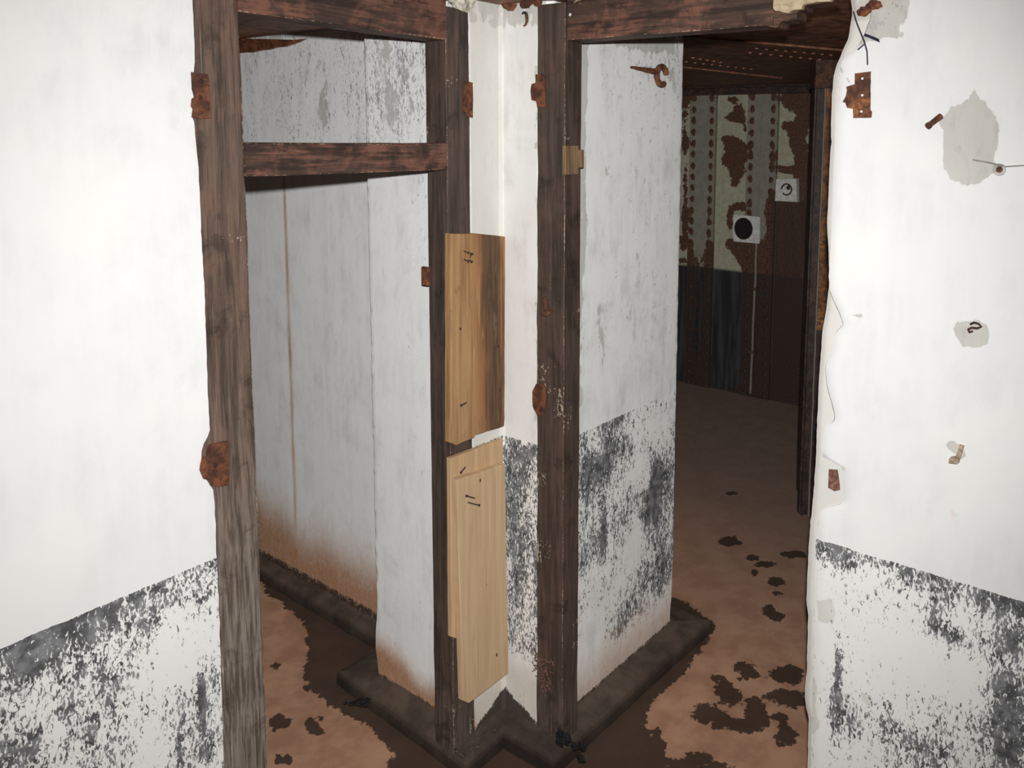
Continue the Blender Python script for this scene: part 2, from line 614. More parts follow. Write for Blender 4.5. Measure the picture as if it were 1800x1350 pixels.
fL = dict(dado=lambda u, v: dadoL(fnL(u, v)[0], v), grey=lambda u, v: greyL(u, v),
          veil=lambda u, v: .38 + .4 * sstep(-.95, -.8, u) + .3 * sstep(1.5, 2.0, v))
ch = [grid_mesh('w', xs, zs, fnL, fL)]
# the plaster's broken edge and the wall's thickness
ee = [fnL(-.80, v) for v in zs]
ch.append(([p for q in ee for p in (q, (q[0] - .004, .0, q[2]))], [(2 * i, 2 * i + 1, 2 * i + 3, 2 * i + 2) for i in range(len(ee) - 1)], {'veil': [1.0] * (2 * len(ee))}))
ch.append(grid_mesh('b', [-2.9, -.80], [0.0, CEIL], lambda u, v: (u, .15, v), {}))
ch.append(grid_mesh('r', [0, .15], [0.0, CEIL], lambda u, v: (-.80, u, v), {}))
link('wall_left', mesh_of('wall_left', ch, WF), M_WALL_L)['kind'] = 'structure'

# ------------------------------------------------------------------ wall_right (plane x = 0, right of the right doorway, door jamb broken out)
cvR = lambda px, py: (onx(px, py)[1], onx(px, py)[2])
sil = [(-10, 1490), (15, 1494), (40, 1491), (65, 1488), (90, 1476), (110, 1468), (130, 1461), (165, 1458), (215, 1456), (250, 1456), (300, 1453), (400, 1449), (450, 1452),
       (500, 1453), (528, 1450), (547, 1447), (593, 1440), (687, 1434), (765, 1431), (802, 1430), (873, 1425), (920, 1420), (950, 1418), (1000, 1415), (1060, 1413), (1090, 1416),
       (1150, 1415), (1180, 1414), (1215, 1411), (1235, 1410), (1258, 1414), (1268, 1417), (1350, 1415), (1420, 1414)]
lay = [(-10, 1525), (30, 1530), (60, 1518), (80, 1508), (105, 1478), (130, 1474), (165, 1471), (215, 1468), (300, 1464), (400, 1461), (470, 1456), (509, 1456), (530, 1464), (554, 1475), (572, 1481),
       (586, 1465), (621, 1461), (643, 1449), (680, 1452), (715, 1462), (737, 1467), (758, 1448), (796, 1441), (810, 1450), (820, 1478), (886, 1483), (894, 1452), (902, 1438), (950, 1433), (1000, 1431),
       (1060, 1430), (1200, 1428), (1350, 1424), (1420, 1423)]


def world_edge(tab):
    out = []
    for (py, px) in tab:
        p = onx(px, py); out.append((p[2], p[1]))
    out.sort()
    return out


silw, layw = world_edge(sil), world_edge(lay)
crackw = world_edge([(-10, 1500), (100, 1500)])     # replaced just below by (height, darkness of the crack)
crackw = sorted([(onx(1450, py)[2], w) for (py, w) in ((-10, .7), (70, .7), (110, .5), (150, .6), (170, .2), (300, .35), (490, .35), (515, .75), (575, .7), (600, .35), (640, .55), (680, .75), (738, .75), (755, .1), (795, .5), (812, .1), (870, .55), (905, .5), (1000, .4), (1150, .45), (1350, .3))])
bR = gblobs([(1480, 985, 45, 26, .22), (1590, 1010, 26, 16, .14), (1640, 1080, 14, 60, .17), (1680, 1120, 60, 22, .24), (1660, 1060, 20, 20, .12), (1730, 1070, 18, 18, .2),
             (1780, 1125, 22, 30, .28), (1560, 1150, 70, 70, -.20), (1660, 1190, 70, 30, -.12), (1473, 1180, 6, 50, .30), (1468, 1250, 7, 60, .34), (1495, 1270, 26, 26, .15),
             (1560, 1275, 30, 22, .14), (1650, 1180, 20, 40, .08), (1760, 1200, 40, 40, .14), (1770, 1260, 50, 60, .20), (1700, 1300, 90, 60, .06), (1640, 1320, 60, 50, .08),
             (1500, 1330, 40, 40, -.10), (1440, 1120, 22, 90, -.20), (1440, 1300, 20, 70, -.2), (1760, 1010, 60, 24, -.02), (1535, 1010, 22, 14, -.10), (1520, 1060, 22, 20, -.02),
             (1600, 1310, 40, 36, .10), (1785, 1335, 8, 40, .35), (1760, 1325, 8, 30, .3)], cvR)
W2 = lambda pts: [cvR(*p) for p in pts]
zo3 = lambda pts: [(1150 + x / 2.755, y / 2.755) for (x, y) in pts]
patch_big = W2(zo3([(1395, 570), (1430, 528), (1490, 500), (1525, 470), (1540, 425), (1560, 440), (1590, 480), (1640, 540), (1668, 620), (1668, 700), (1650, 770), (1665, 800), (1650, 850), (1570, 890), (1500, 893), (1440, 862), (1408, 810), (1398, 740)]))
patch_loop = W2([(1672, 585), (1680, 566), (1700, 562), (1712, 566), (1724, 558), (1738, 568), (1740, 590), (1734, 604), (1715, 611), (1692, 608)])
patch_top = W2([(1494, -12), (1600, -12), (1598, 20), (1580, 55), (1590, 66), (1560, 68), (1530, 72), (1506, 82), (1482, 92), (1478, 112), (1498, 150), (1470, 120), (1466, 106), (1485, 76), (1492, 40)])
patch_a = W2([(1666, 772), (1684, 778), (1692, 792), (1700, 806), (1690, 808), (1680, 796), (1664, 786)])
patch_b = W2([(1488, 551), (1500, 550), (1520, 555), (1546, 563), (1540, 566), (1515, 558), (1492, 558)])
patch_c = W2([(1636, 212), (1644, 205), (1660, 203), (1662, 216), (1650, 220)])
patch_d = W2([(1422, 1190), (1434, 1188), (1440, 1210), (1436, 1240), (1441, 1270), (1438, 1288), (1424, 1290), (1420, 1240)])
patch_e = W2([(1436, 1055), (1455, 1050), (1468, 1062), (1466, 1085), (1450, 1098), (1436, 1090)])
patch_f = W2([(1512, 1217), (1528, 1217), (1534, 1234), (1524, 1241), (1516, 1236)])
patch_g = W2([(1745, 1285), (1770, 1290), (1800, 1310), (1800, 1325), (1770, 1312)])
GP = [patch_big, patch_loop, patch_top, patch_a, patch_b, patch_c, patch_d, patch_e, patch_f, patch_g]
rustR = gblobs([(1677, 905, 5, 7, .5), (1632, 897, 4, 4, .35), (1790, 940, 4, 8, .4), (1755, 300, 4, 4, .5), (1528, 8, 16, 9, .7), (1545, 4, 16, 8, .6), (1470, 170, 14, 40, .16), (1712, 590, 20, 14, .10)], cvR)


def dadoR(y, z):
    zt = .853
    if z > zt + .06: return 0.0
    d = .40 + .13 * sstep(.05, 0.0, zt - z) + .8 * bsum(bR, y, z) + .10 * nz(y, z * .5, 11, 13) + .06 * sstep(-1.2, -1.32, y)
    return max(.27, d)


def greyR(y, z):
    g = 0.0
    for P_ in GP:
        b = P_[0]
        if abs(y - b[0]) > .45 or abs(z - b[1]) > .35: continue
        d = polyd(P_, y, z)
        g = max(g, .47 + d / .012 * .22)
    return max(0, min(.75, g))


def fnR(layer, base):
    tab = (silw, layw)[layer]

    def f(u, v):
        e = lerp_table(tab, v) + .0013 * nz(v, 0, 70, 5 + layer) + .001 * nz(v, 0, 25, 8 + layer)
        y = -1.6 + u * (e + 1.6) if u >= 0 else -1.6 + u
        k = sstep(1.0, .985, u)
        return (base + .0025 * nz(y, v, 5, 14) + (.004 * (1 - k) if layer else .006 * (1 - k)), y, v)
    return f


us = [-1.4, -.6] + [i / 58 for i in range(58)] + [.995, 1.0]
zs = spread(-.02, CEIL, .012)
f1 = fnR(1, 0.0)
fR = dict(dado=lambda u, v: dadoR(f1(u, v)[1], v), grey=lambda u, v: greyR(f1(u, v)[1], v), rust=lambda u, v: bsum(rustR, f1(u, v)[1], v), veil=lambda u, v: .48,
          fleck=lambda u, v: .42 * sstep(-.004, .012, polyd(patch_top, f1(u, v)[1], v)) if v > 1.84 else 0.0,
          damp=lambda u, v: (lerp_table(crackw, v) + .25 * nz(v, 0, 30, 3) if u > .9975 else 0.0))
ch = [grid_mesh('w', us, zs, f1, fR)]
f0 = fnR(0, .009)
us0 = [.8, .88, .92, .95, .97, .98, .99, .996, 1.0]
ch.append(grid_mesh('u', us0, zs, f0, dict(veil=lambda u, v: 1.8, grey=lambda u, v: (.16 if v < 1.93 else .5), rust=lambda u, v: bsum(rustR, f0(u, v)[1], v) * .6)))
for (fa, dx) in ((f1, .012), (f0, .08)):
    ee = [fa(1.0, v) for v in zs]
    ch.append(([p for q in ee for p in (q, (q[0] + dx, q[1] - .004, q[2]))], [(2 * i, 2 * i + 1, 2 * i + 3, 2 * i + 2) for i in range(len(ee) - 1)], {'veil': [1.0] * (2 * len(ee)), 'grey': [.3] * (2 * len(ee))}))
ch.append(grid_mesh('b', [-3.0, -.94], [0.0, CEIL], lambda u, v: (.15, u, v), {}))
ch.append(grid_mesh('b', [.088, .15], [0.0, CEIL], lambda u, v: (u, -.94, v), {}))
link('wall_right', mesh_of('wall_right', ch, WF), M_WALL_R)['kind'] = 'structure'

# ------------------------------------------------------------------ wall_middle: the pier between the doorways and the two partitions behind it
path = [(.085, 2.25), (.065, .60), (.065, .407), (-.12, .405), (-.12, .074), (-.117, 0.0), (0.0, 0.0), (0.0, -.126), (.02, -.165), (.645, -.172), (.66, 2.25)]
segs = [('far', .02), ('far', .012), ('ret', .05), ('pil', .012), ('jamb', .03), ('pl', .009), ('pr', .009), ('hid', .03), ('rp', .012), ('end', .12)]
cols = []   # (x, y, segment name)
for i, (nm, st) in enumerate(segs):
    a, b = Vector(path[i]), Vector(path[i + 1])
    if i == 0:
        ts = [1 - q for q in ([1, .7] + [k * .02 for k in range(24, -1, -1)])]
        ts = [0, .3] + [.42 + .58 * k / 60 for k in range(61)]
    else:
        n = max(1, int((b - a).length / st)); ts = [k / n for k in range(n + 1)]
    for t in (ts if i == 0 else ts[1:]):
        p = a + (b - a) * t
        cols.append((p.x, p.y, nm))
rnd = {(-.12, .405): .010, (.645, -.172): .012}     # worn arrises


def pier_pt(x, y, nm, z):
    j = .0009 * nz(x + y, z, 6, 21) + .0002 * nz(x - y, z, 60, 22)
    px_, py_ = x, y
    if nm in ('far', 'ret', 'pil', 'jamb'): px_ += j * 1.5
    else: py_ += j
    # the two free corners are rounded and flare a little at the foot
    for (c, r) in rnd.items():
        d = math.hypot(x - c[0], y - c[1])
        if d < .004:
            k = .0015 + .002 * nz(z, 0, 22, 31) + .0012 * nz(z, 0, 80, 32)
            if c[0] < 0: px_ += k * .7; py_ -= k * .7 - .012 * sstep(.30, .18, z) * sstep(.05, .16, z)
            else: px_ -= k * .8 + .012 * sstep(.2, .06, z); py_ += k * .6
    if nm in ('pl', 'pr') and abs(x) < .0001 and abs(y) < .0001:
        px_ -= .004; py_ -= .004
    return (px_, py_, z)


cvP = lambda px, py: (ony(px, py)[0], ony(px, py)[2])              # left strip of the pier: x, z
cvQ = lambda px, py: (onx(px, py)[1], onx(px, py)[2])              # right strip: y, z
cvK = lambda px, py: (ony(px, py, -.168)[0], ony(px, py, -.168)[2])  # right partition: x, z
cvJ = lambda px, py: (onx(px, py, -.12)[1], onx(px, py, -.12)[2])  # left pilaster: y, z
cvF = lambda px, py: (onx(px, py, .07)[1], onx(px, py, .07)[2])    # far left wall: y, z
bK = gblobs([(1080, 790, 60, 40, .14), (1060, 830, 40, 36, .12), (1030, 850, 12, 60, .12), (1062, 935, 6, 50, .36), (1050, 960, 12, 30, .16), (1095, 900, 24, 40, .10), (1150, 860, 10, 55, .32),
             (1168, 830, 14, 50, .20), (1142, 900, 20, 60, .10), (1160, 940, 24, 60, .10), (1165, 1000, 24, 40, .14), (1130, 1040, 40, 50, .08), (1110, 840, 18, 40, -.10), (1052, 1060, 6, 22, .18),
             (1110, 960, 20, 50, -.12), (1040, 1090, 40, 60, -.14), (1030, 1160, 30, 60, -.2), (1090, 1100, 16, 40, .10), (1150, 740, 40, 26, -.16), (1030, 985, 12, 26, .1)], cvK)
bQ = gblobs([(905, 790, 14, 20, .10), (930, 800, 14, 16, .12), (925, 775, 6, 12, -.2), (915, 830, 18, 30, .14), (935, 880, 5, 60, -.2), (905, 900, 14, 70, .08), (915, 1000, 16, 50, .03), (925, 1060, 16, 40, -.08),
             (915, 1130, 22, 50, -.04), (920, 1190, 26, 26, -.25)], cvQ)
greyK_line = [(80, 1045), (130, 1036), (200, 1034), (300, 1032), (420, 1036), (520, 1030), (600, 1024)]


def F_pier(nm, x, y, z):
    r = dict(dado=0.0, fleck=0.0, grey=0.0, rust=0.0, damp=0.0, veil=.6)
    if nm in ('pl', 'pr'):
        u = x if nm == 'pl' else y
        top = .878 + .004 * nz(u, 1, 70)
        low = sstep(.30, .17, z)
        if z < top + .06:
            r['dado'] = max(.2, (.54 if nm == 'pr' else .50) + (bsum(bQ, y, z) if nm == 'pr' else 0) + .08 * nz(u, z * .5, 25, 3) - .26 * low)
        r['grey'] = .5 * sstep(1.955, 1.985, z) + .16 * low + (.46 if nm == 'pr' and y < -.112 + .008 * nz(z, 0, 22, 6) and z > .9 and nz(z, 0, 9, 2) > 0 else 0)
        r['veil'] = (1.80 if nm == 'pl' else 1.42) + .12 * nz(u, z * .4, 14, 8) + .4 * low
        r['rust'] = .22 * sstep(.26, .12, z)
        pk = .135 - .55 * (abs(x) + abs(y)) + .012 * nz(u, z, 30, 7) + (.0 if nm == 'pl' else .012)
        r['damp'] = sstep(pk + .02, pk - .02, z) * .62
    elif nm == 'rp':
        top = .878 + .004 * nz(x, 2, 60)
        if z < top + .06:
            r['dado'] = max(.2, .43 + .08 * sstep(.06, 0, top - z) * sstep(.5, .35, x) + bsum(bK, x, z) + .09 * nz(x, z * .4, 16, 5))
            r['dado'] -= .25 * sstep(.20, .10, z)
        # grey render showing along the door post and below the ceiling
        e = cvK(lerp_table(greyK_line, 80 + (2.0 - z) * 650), 80 + (2.0 - z) * 650)[0] if z > .95 else -1
        r['grey'] = .58 * sstep(e + .018, e - .012, x + .012 * nz(z, 0, 18, 9)) if z > .95 else 0
        r['grey'] = max(r['grey'], .60 * sstep(1.90, 1.975, z + .03 * nz(x, 0, 12, 8)) * sstep(.20, .30, x) * sstep(.62, .58, x))
        r['grey'] = max(r['grey'], (.36 + .26 * nz(x, z * .3, 17, 5)) * sstep(1.35, 1.9, z), (.33 + .24 * nz(x, z * .25, 19, 25)) * sstep(.95, 1.0, z))
        r['fleck'] = .37 * sstep(.95, 1.05, z) * (.9 + .22 * sstep(1.70, 1.95, z) - .15 * sstep(1.1, 1.5, z) * sstep(.4, .2, x))
        r['veil'] = 1.15
        r['rust'] = .60 * sstep(.26, .07, z + .03 * nz(x, 0, 8, 4))
        r['damp'] = .55 * sstep(.10, .07, z)
    elif nm in ('pil', 'jamb', 'ret', 'far', 'end'):
        far = nm == 'far'
        if z > 1.60:
            k = sstep(1.60, 1.75, z)
            r['fleck'] = (.31 + (.15 if not far else .08) * k + .08 * nz(y, z * .5, 9, 12)) + (.05 * sstep(.9, .6, y) if far else 0)
            r['grey'] = (.40 * k + .26 * nz(y, z * .35, 15, 15)) if not far else (.36 * k + .26 * nz(y, z * .4, 11, 16)) * sstep(1.34, 1.0, y)
        else:
            r['fleck'] = .27 + .06 * nz(y, z * .4, 7, 13) + (.07 * sstep(.28, .2, y) * sstep(1.1, 1.5, z) if not far else -.08)
        r['veil'] = .8
        if far:
            t = .33 + .05 * nz(y, 0, 6, 2) + .06 * sstep(1.0, 1.3, y)
            r['rust'] = .95 * sstep(t + .06, t - .22, z)
            yy = 1.108 + .006 * nz(z, 0, 3, 5)
            r['rust'] = max(r['rust'], 1.0 * sstep(.016, .003, abs(y - yy)) * sstep(1.75, 1.5, z) * (.75 + .4 * nz(z, 0, 6, 1)))
            r['damp'] = .55 * sstep(.10, .085, z)
            if y > 1.0: r['grey'] = max(r['grey'], .5 * sstep(1.97, 2.0, z))
        else:
            t = .225 + .015 * nz(y, 0, 12, 2) - .05 * sstep(.38, .2, y)
            r['rust'] = .95 * sstep(t + .01, t - .10, z)
            r['damp'] = .55 * sstep(.085, .07, z)
    return r


zs = spread(-.01, CEIL, .014)
verts = []; vals = {k: [] for k in WF}
for z in zs:
    for i, (x, y, nm) in enumerate(cols):
        verts.append(pier_pt(x, y, nm, z))
        r = F_pier(nm, x, y, z)
        for k in WF: vals[k].append(r[k])
nc = len(cols)
faces = [(j * nc + i, j * nc + i + 1, (j + 1) * nc + i + 1, (j + 1) * nc + i) for j in range(len(zs) - 1) for i in range(nc - 1)]
me = mesh_of('wall_middle', [(verts, faces, vals)], WF, smooth=False)
link('wall_middle', me, M_PIER)['kind'] = 'structure'

# ------------------------------------------------------------------ floor
wetpoly_px = [(464, 1044), (493, 1056), (517, 1079), (534, 1094), (540, 1110), (536, 1133), (544, 1149), (532, 1188), (540, 1203), (571, 1234), (602, 1254), (633, 1268), (657, 1285), (672, 1304),
              (684, 1316), (690, 1328), (682, 1350), (690, 1440), (1150, 1440), (1172, 1350), (1170, 1325), (1155, 1300), (1138, 1282), (1133, 1260), (1147, 1233), (1164, 1215), (1196, 1189),
              (1218, 1167), (1231, 1144), (1256, 1109), (1253, 1091), (1231, 1082), (1213, 1062), (1182, 1050), (1000, 1150), (900, 1180), (800, 1150), (700, 1090), (560, 1000), (464, 985)]
wetpoly = [tuple(onz(*p)[:2]) for p in wetpoly_px]
zR = lambda x, y, rx, ry: (1000 + x / 2.25, 860 + y / 2.25, rx / 2.25, ry / 2.25)
zL = lambda x, y, rx, ry: (400 + x / 2.571, 900 + y / 2.571, rx / 2.571, ry / 2.571)
fb = [zR(*q) for q in ((632, 205, 36, 22), (665, 213, 24, 10), (725, 270, 28, 12), (775, 297, 42, 13), (733, 330, 12, 17), (890, 258, 55, 15), (820, 365, 38, 18), (825, 412, 22, 10), (790, 480, 30, 22), (825, 505, 30, 22),
                       (690, 705, 44, 22), (720, 730, 36, 20), (690, 750, 24, 8), (865, 735, 68, 38), (585, 748, 30, 14), (618, 768, 28, 12), (605, 795, 40, 26), (640, 820, 46, 36), (850, 820, 78, 30), (890, 840, 50, 26),
                       (545, 885, 62, 38), (600, 915, 50, 34), (690, 935, 72, 30), (735, 870, 44, 48), (750, 925, 44, 30), (855, 980, 48, 38), (825, 900, 36, 18), (850, 925, 20, 18), (350, 975, 16, 38), (365, 1010, 20, 22),
                       (510, 1055, 60, 16), (450, 1090, 80, 26), (560, 1095, 90, 18), (350, 1085, 40, 40), (645, 15, 25, 8))]
fb += [zL(*q) for q in ((220, 690, 30, 10), (205, 710, 18, 7), (235, 945, 52, 32), (375, 955, 28, 24), (400, 985, 38, 26), (425, 925, 16, 12), (340, 792, 26, 6), (360, 802, 16, 5), (250, 1105, 40, 14), (230, 1125, 24, 18), (275, 1130, 24, 12), (205, 992, 18, 9))]
fbw = []
for (px, py, rx, ry) in fb:
    c = onz(px, py); a = onz(px + rx, py) - c; b = onz(px, py + ry) - c
    det = a.x * b.y - a.y * b.x
    fbw.append((c.x, c.y, b.y / det, -b.x / det, -a.y / det, a.x / det, a.length + b.length))


def wet(x, y):
    w = max(0.0, min(1.0, .5 + polyd(wetpoly, x, y) / .07)) if (-1 < x < 1.6 and -1.2 < y < 2) else 0.0
    for (cx_, cy_, m0, m1, m2, m3, R) in fbw:
        dx, dy = x - cx_, y - cy_
        if abs(dx) > R * 1.4 or abs(dy) > R * 1.4: continue
        q = math.hypot(m0 * dx + m1 * dy, m2 * dx + m3 * dy)
        w = max(w, min(.75, .5 + (1 - q) * .55))
    return w


xs = [-3.0, -2.2, -1.5, -1.0] + spread(-.7, 2.2, .016) + [2.6, 3.0, 3.4, 4.0]
ys = [-3.0, -2.2, -1.5] + spread(-1.0, 1.6, .016) + [2.0, 2.4]
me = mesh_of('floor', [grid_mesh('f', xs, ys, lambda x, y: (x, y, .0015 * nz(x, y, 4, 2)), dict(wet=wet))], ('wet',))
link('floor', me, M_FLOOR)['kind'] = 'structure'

# ------------------------------------------------------------------ kerb around the foot of the pier (cove of dark cement)
outer = [(.045, 2.25), (.030, 1.32), (.018, .73), (.018, .560), (-.163, .556), (-.179, .397), (-.192, .133), (-.207, -.056), (-.061, -.057), (-.061, -.237), (.10, -.240), (.40, -.248), (.778, -.262), (.80, .40), (.80, 2.25)]
inner = [(.098, 2.25), (.088, 1.32), (.082, .73), (.078, .43), (-.108, .40), (-.11, .38), (-.11, .133), (-.11, .012), (.012, .012), (.012, -.14), (.10, -.155), (.40, -.157), (.634, -.16), (.634, .40), (.66, 2.25)]
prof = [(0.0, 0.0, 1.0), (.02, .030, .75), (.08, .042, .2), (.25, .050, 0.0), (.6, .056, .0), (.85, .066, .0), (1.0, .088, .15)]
pp_ = []
for i in range(len(outer) - 1):
    a, b = Vector(outer[i]), Vector(outer[i + 1]); c, d = Vector(inner[i]), Vector(inner[i + 1])
    n = max(1, int((b - a).length / .03))
    for k in range(n): pp_.append((a + (b - a) * k / n, c + (d - c) * k / n))
pp_.append((Vector(outer[-1]), Vector(inner[-1])))
verts = []; dk = []
for i, (a, b) in enumerate(pp_):
    for (t, z, d) in prof:
        p = a + (b - a) * t
        w = .0035 * nz(i * .3, t, 1.3, 4)
        verts.append((p.x + w, p.y + w, max(0.0, z + (.004 * nz(p.x, p.y, 9, 6) if z > 0 else -.004))))
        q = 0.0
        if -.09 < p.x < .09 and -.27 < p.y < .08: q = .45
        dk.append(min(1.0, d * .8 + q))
m = len(prof)
faces = [(i * m + j, i * m + j + 1, (i + 1) * m + j + 1, (i + 1) * m + j) for i in range(len(pp_) - 1) for j in range(m - 1)]
me = mesh_of('trim_1', [(verts, faces, {'dark': dk})], ('dark',), smooth=False)
link('trim_1', me, M_KERB)['kind'] = 'structure'

# ------------------------------------------------------------------ ceiling of riveted iron plates
ceil = empty('ceiling', (0, 0, CEIL), kind='structure')
bm = bmesh.new()
box(bm, (-2.9, -3.0, CEIL), (4.0, 2.4, CEIL + .08))
bobj('ceiling_plate', bm, M_CEIL, ceil)
bm = bmesh.new()
bmesh.ops.create_uvsphere(bm, u_segments=8, v_segments=5, radius=.009)
for v in bm.verts: v.co.z *= .7
riv_c = bpy.data.meshes.new('rivet')
bm.to_mesh(riv_c); bm.free(); riv_c.materials.append(M_CEIL)
for (p0, p1, n) in (((1206, 108), (1320, 121), 9), ((1218, 101), (1266, 109), 5), ((1330, 84), (1460, 96), 9), ((1318, 92), (1440, 104), 8)):
    a, b = onz(*p0, CEIL), onz(*p1, CEIL)
    for k in range(n):
        o = bpy.data.objects.new('rivet', riv_c); COL.objects.link(o); o.parent = ceil
        o.location = a + (b - a) * k / (n - 1) - Vector((0, 0, CEIL))
# lap joints of the plates
for (p0, p1) in (((1190, 118), (1345, 135)), ((1325, 76), (1480, 90))):
    a, b = onz(*p0, CEIL), onz(*p1, CEIL)
    d = (b - a).normalized(); s_ = Vector((-d.y, d.x, 0)) * .05
    bm = bmesh.new()
    slab(bm, [a - s_ - d * .6, b - s_ + d * .1, b + s_ + d * .1, a + s_ - d * .6], (0, 0, -.007))
    bobj('lap_strip', bm, M_CEIL, ceil)

# ------------------------------------------------------------------ left room: end and side walls (close it off)
me = mesh_of('wall_back', [grid_mesh('e', [-2.9, .09], [0, CEIL], lambda u, v: (u, 2.24, v), {'veil': lambda u, v: .8})], WF)
link('wall_back', me, M_PIER)['kind'] = 'structure'

# ------------------------------------------------------------------ right room: wall_far of riveted iron (plane x = 3.24)
XF = 3.24
far = empty('wall_far', (XF, 1.0, 0), kind='structure')
cvX = lambda px, py: (onx(px, py, XF)[1], onx(px, py, XF)[2])
z6a = lambda x, y, rx, ry, v: (1180 + x / 6, 60 + y / 6, rx / 6, ry / 6, v)
z6b = lambda x, y, rx, ry, v: (1180 + x / 6, 270 + y / 6, rx / 6, ry / 6, v)
farb = [z6a(*q) for q in ((650, 690, 60, 40, .35), (720, 790, 90, 70, .55), (640, 880, 110, 60, .6), (740, 900, 60, 60, .5), (620, 1110, 120, 60, .6), (700, 1200, 170, 70, .75), (780, 1000, 30, 60, .4),
                          (1230, 970, 90, 60, .6), (1370, 1000, 70, 90, .6), (1290, 1110, 70, 110, .55), (1230, 700, 120, 60, .5), (1400, 800, 90, 150, .6), (1250, 780, 60, 40, .4), (150, 800, 80, 300, .4), (150, 1150, 50, 120, .55))]
farb += [z6b(*q) for q in ((700, 40, 150, 60, .7), (690, 180, 110, 110, .75), (670, 320, 60, 50, .5), (740, 560, 130, 60, .65), (620, 700, 50, 150, .6), (640, 960, 90, 70, .65), (780, 1060, 130, 160, .8), (980, 1040, 60, 60, .5), (970, 1160, 60, 50, .5),
                           (150, 300, 40, 300, .45), (150, 700, 60, 200, .55), (130, 950, 70, 120, .5), (1230, 170, 120, 40, .7), (1380, 200, 90, 300, .75), (1250, 650, 190, 180, .8), (900, 1000, 60, 200, .55), (120, 1130, 130, 40, .5), (400, 1000, 60, 180, .3),
                           (400, 640, 50, 160, .25), (1090, 60, 60, 120, .5), (560, 80, 60, 60, .4))]
farw = gblobs(farb, cvX)
ZB = .835


def rustX(y, z):
    v = .17 + bsum(farw, y, z) * 1.0 + .06 * sstep(.2, 0, z) * 3 + .22 * sstep(1.90, 1.98, z) + .15 * sstep(.72, .5, y)
    v += .75 * sstep(.76, .70, y + .03 * nz(y, z, 9, 2)) * sstep(1.40, 1.32, z)
    v += .35 * sstep(.95, .85, y + .04 * nz(y, z, 9, 7)) * sstep(1.03, .97, z)
    return min(.85, v)


def stripes_of(px0, px1, py=300):
    return onx(px1, py, XF)[1], onx(px0, py, XF)[1]


def blackX(y, z):
    b = sstep(ZB + .004, ZB - .004, z)
    b = max(b, .9 * sstep(.72, .67, y + .03 * nz(y, z * .4, 12, 3)) * sstep(1.34, 1.30, z) * (.6 + .5 * nz(y, z * .2, 20, 9)))
    return max(0.0, min(1.0, b))


strip_px = [(1213, 1258), (1313, 1366)]
panel_px = [(1150, 1212), (1259, 1312), (1367, 1440)]
FF = ('rust', 'black')
for k, (p0, p1) in enumerate(panel_px):
    y0, y1 = stripes_of(p0, p1)
    if k == 0: y1 = 2.3
    if k == 2: y0 = .2
    y0 -= .001; y1 += .001
    me = mesh_of('iron_panel', [grid_mesh('p', spread(y0, min(y1, 1.7), .015) + ([2.3] if y1 > 2 else []), spread(0, CEIL, .02), lambda u, v: (XF, u, v),
                 dict(rust=rustX, black=blackX))], FF, smooth=False)
    link('iron_panel', me, M_STEEL, far)
bm = bmesh.new()
bmesh.ops.create_uvsphere(bm, u_segments=8, v_segments=5, radius=.013)
for v in bm.verts: v.co.x *= .6
riv = bpy.data.meshes.new('rivet')
bm.to_mesh(riv); bm.free(); riv.materials.append(M_RUST_D)
riv_k = riv.copy(); riv_k.materials.clear(); riv_k.materials.append(M_DARKSTEEL)
for (p0, p1) in strip_px:
    y0, y1 = stripes_of(p0, p1)
    w = y1 - y0
    ym = (y0 + y1) / 2
    us = [y0, y0 + .0005, y0 + w * .12, y0 + w * .25, ym - .008, ym - .006, ym + .006, ym + .008, y1 - w * .25, y1 - w * .12, y1 - .0005, y1]
    hx = lambda u: 0.0 if (u < y0 + .0003 or u > y1 - .0003) else (.016 if abs(u - ym) > .007 else .011)
    ry = [y0 + w * .16, y1 - w * .16]
    rows = spread(0, CEIL - .05, .012)

    def rs(u, v, ry=ry):
        b = rustX(u, v) * .45 + .10
        d = min(abs(u - q) for q in ry)
        ph = ((v + .02) % .075) - .0375
        b += .58 * math.exp(-(d / .016) ** 2) * math.exp(-(ph / .022) ** 2) + .12 * math.exp(-(d / .02) ** 2)
        b += .18 * math.exp(-(min(abs(u - y0), abs(u - y1)) / .012) ** 2)
        b += .30 * sstep(1.05, .85, v) + .25 * sstep(.93, .86, u) * sstep(1.15, 1.0, v)
        return min(.8, b)
    uu = sorted(set([round(x, 4) for x in us + spread(y0 + .001, y1 - .001, .012)]))
    me = mesh_of('cover_strip', [grid_mesh('s', uu, rows, lambda u, v: (XF - hx(u), u, v), dict(rust=rs, black=blackX))], FF, smooth=False)
    st = link('cover_strip', me, M_STEEL_G, far)
    for q in ry:
        z = .0175 + .0
        while z < CEIL - .08:
            o = bpy.data.objects.new('rivet', riv if z > ZB else riv_k); COL.objects.link(o); o.parent = st
            o.location = Vector((XF - .016, q + .002 * nz(z, q, 40), z)) - wloc(st)
            z += .075
# the angle iron under the ceiling
bm = bmesh.new()
y0, y1 = .40, 2.3
box(bm, (XF - .03, y0, CEIL - .055), (XF, y1, CEIL), .004)
box(bm, (XF - .075, y0, CEIL - .012), (XF - .03, y1, CEIL), .003)
bobj('top_angle', bm, M_DARKSTEEL, far)

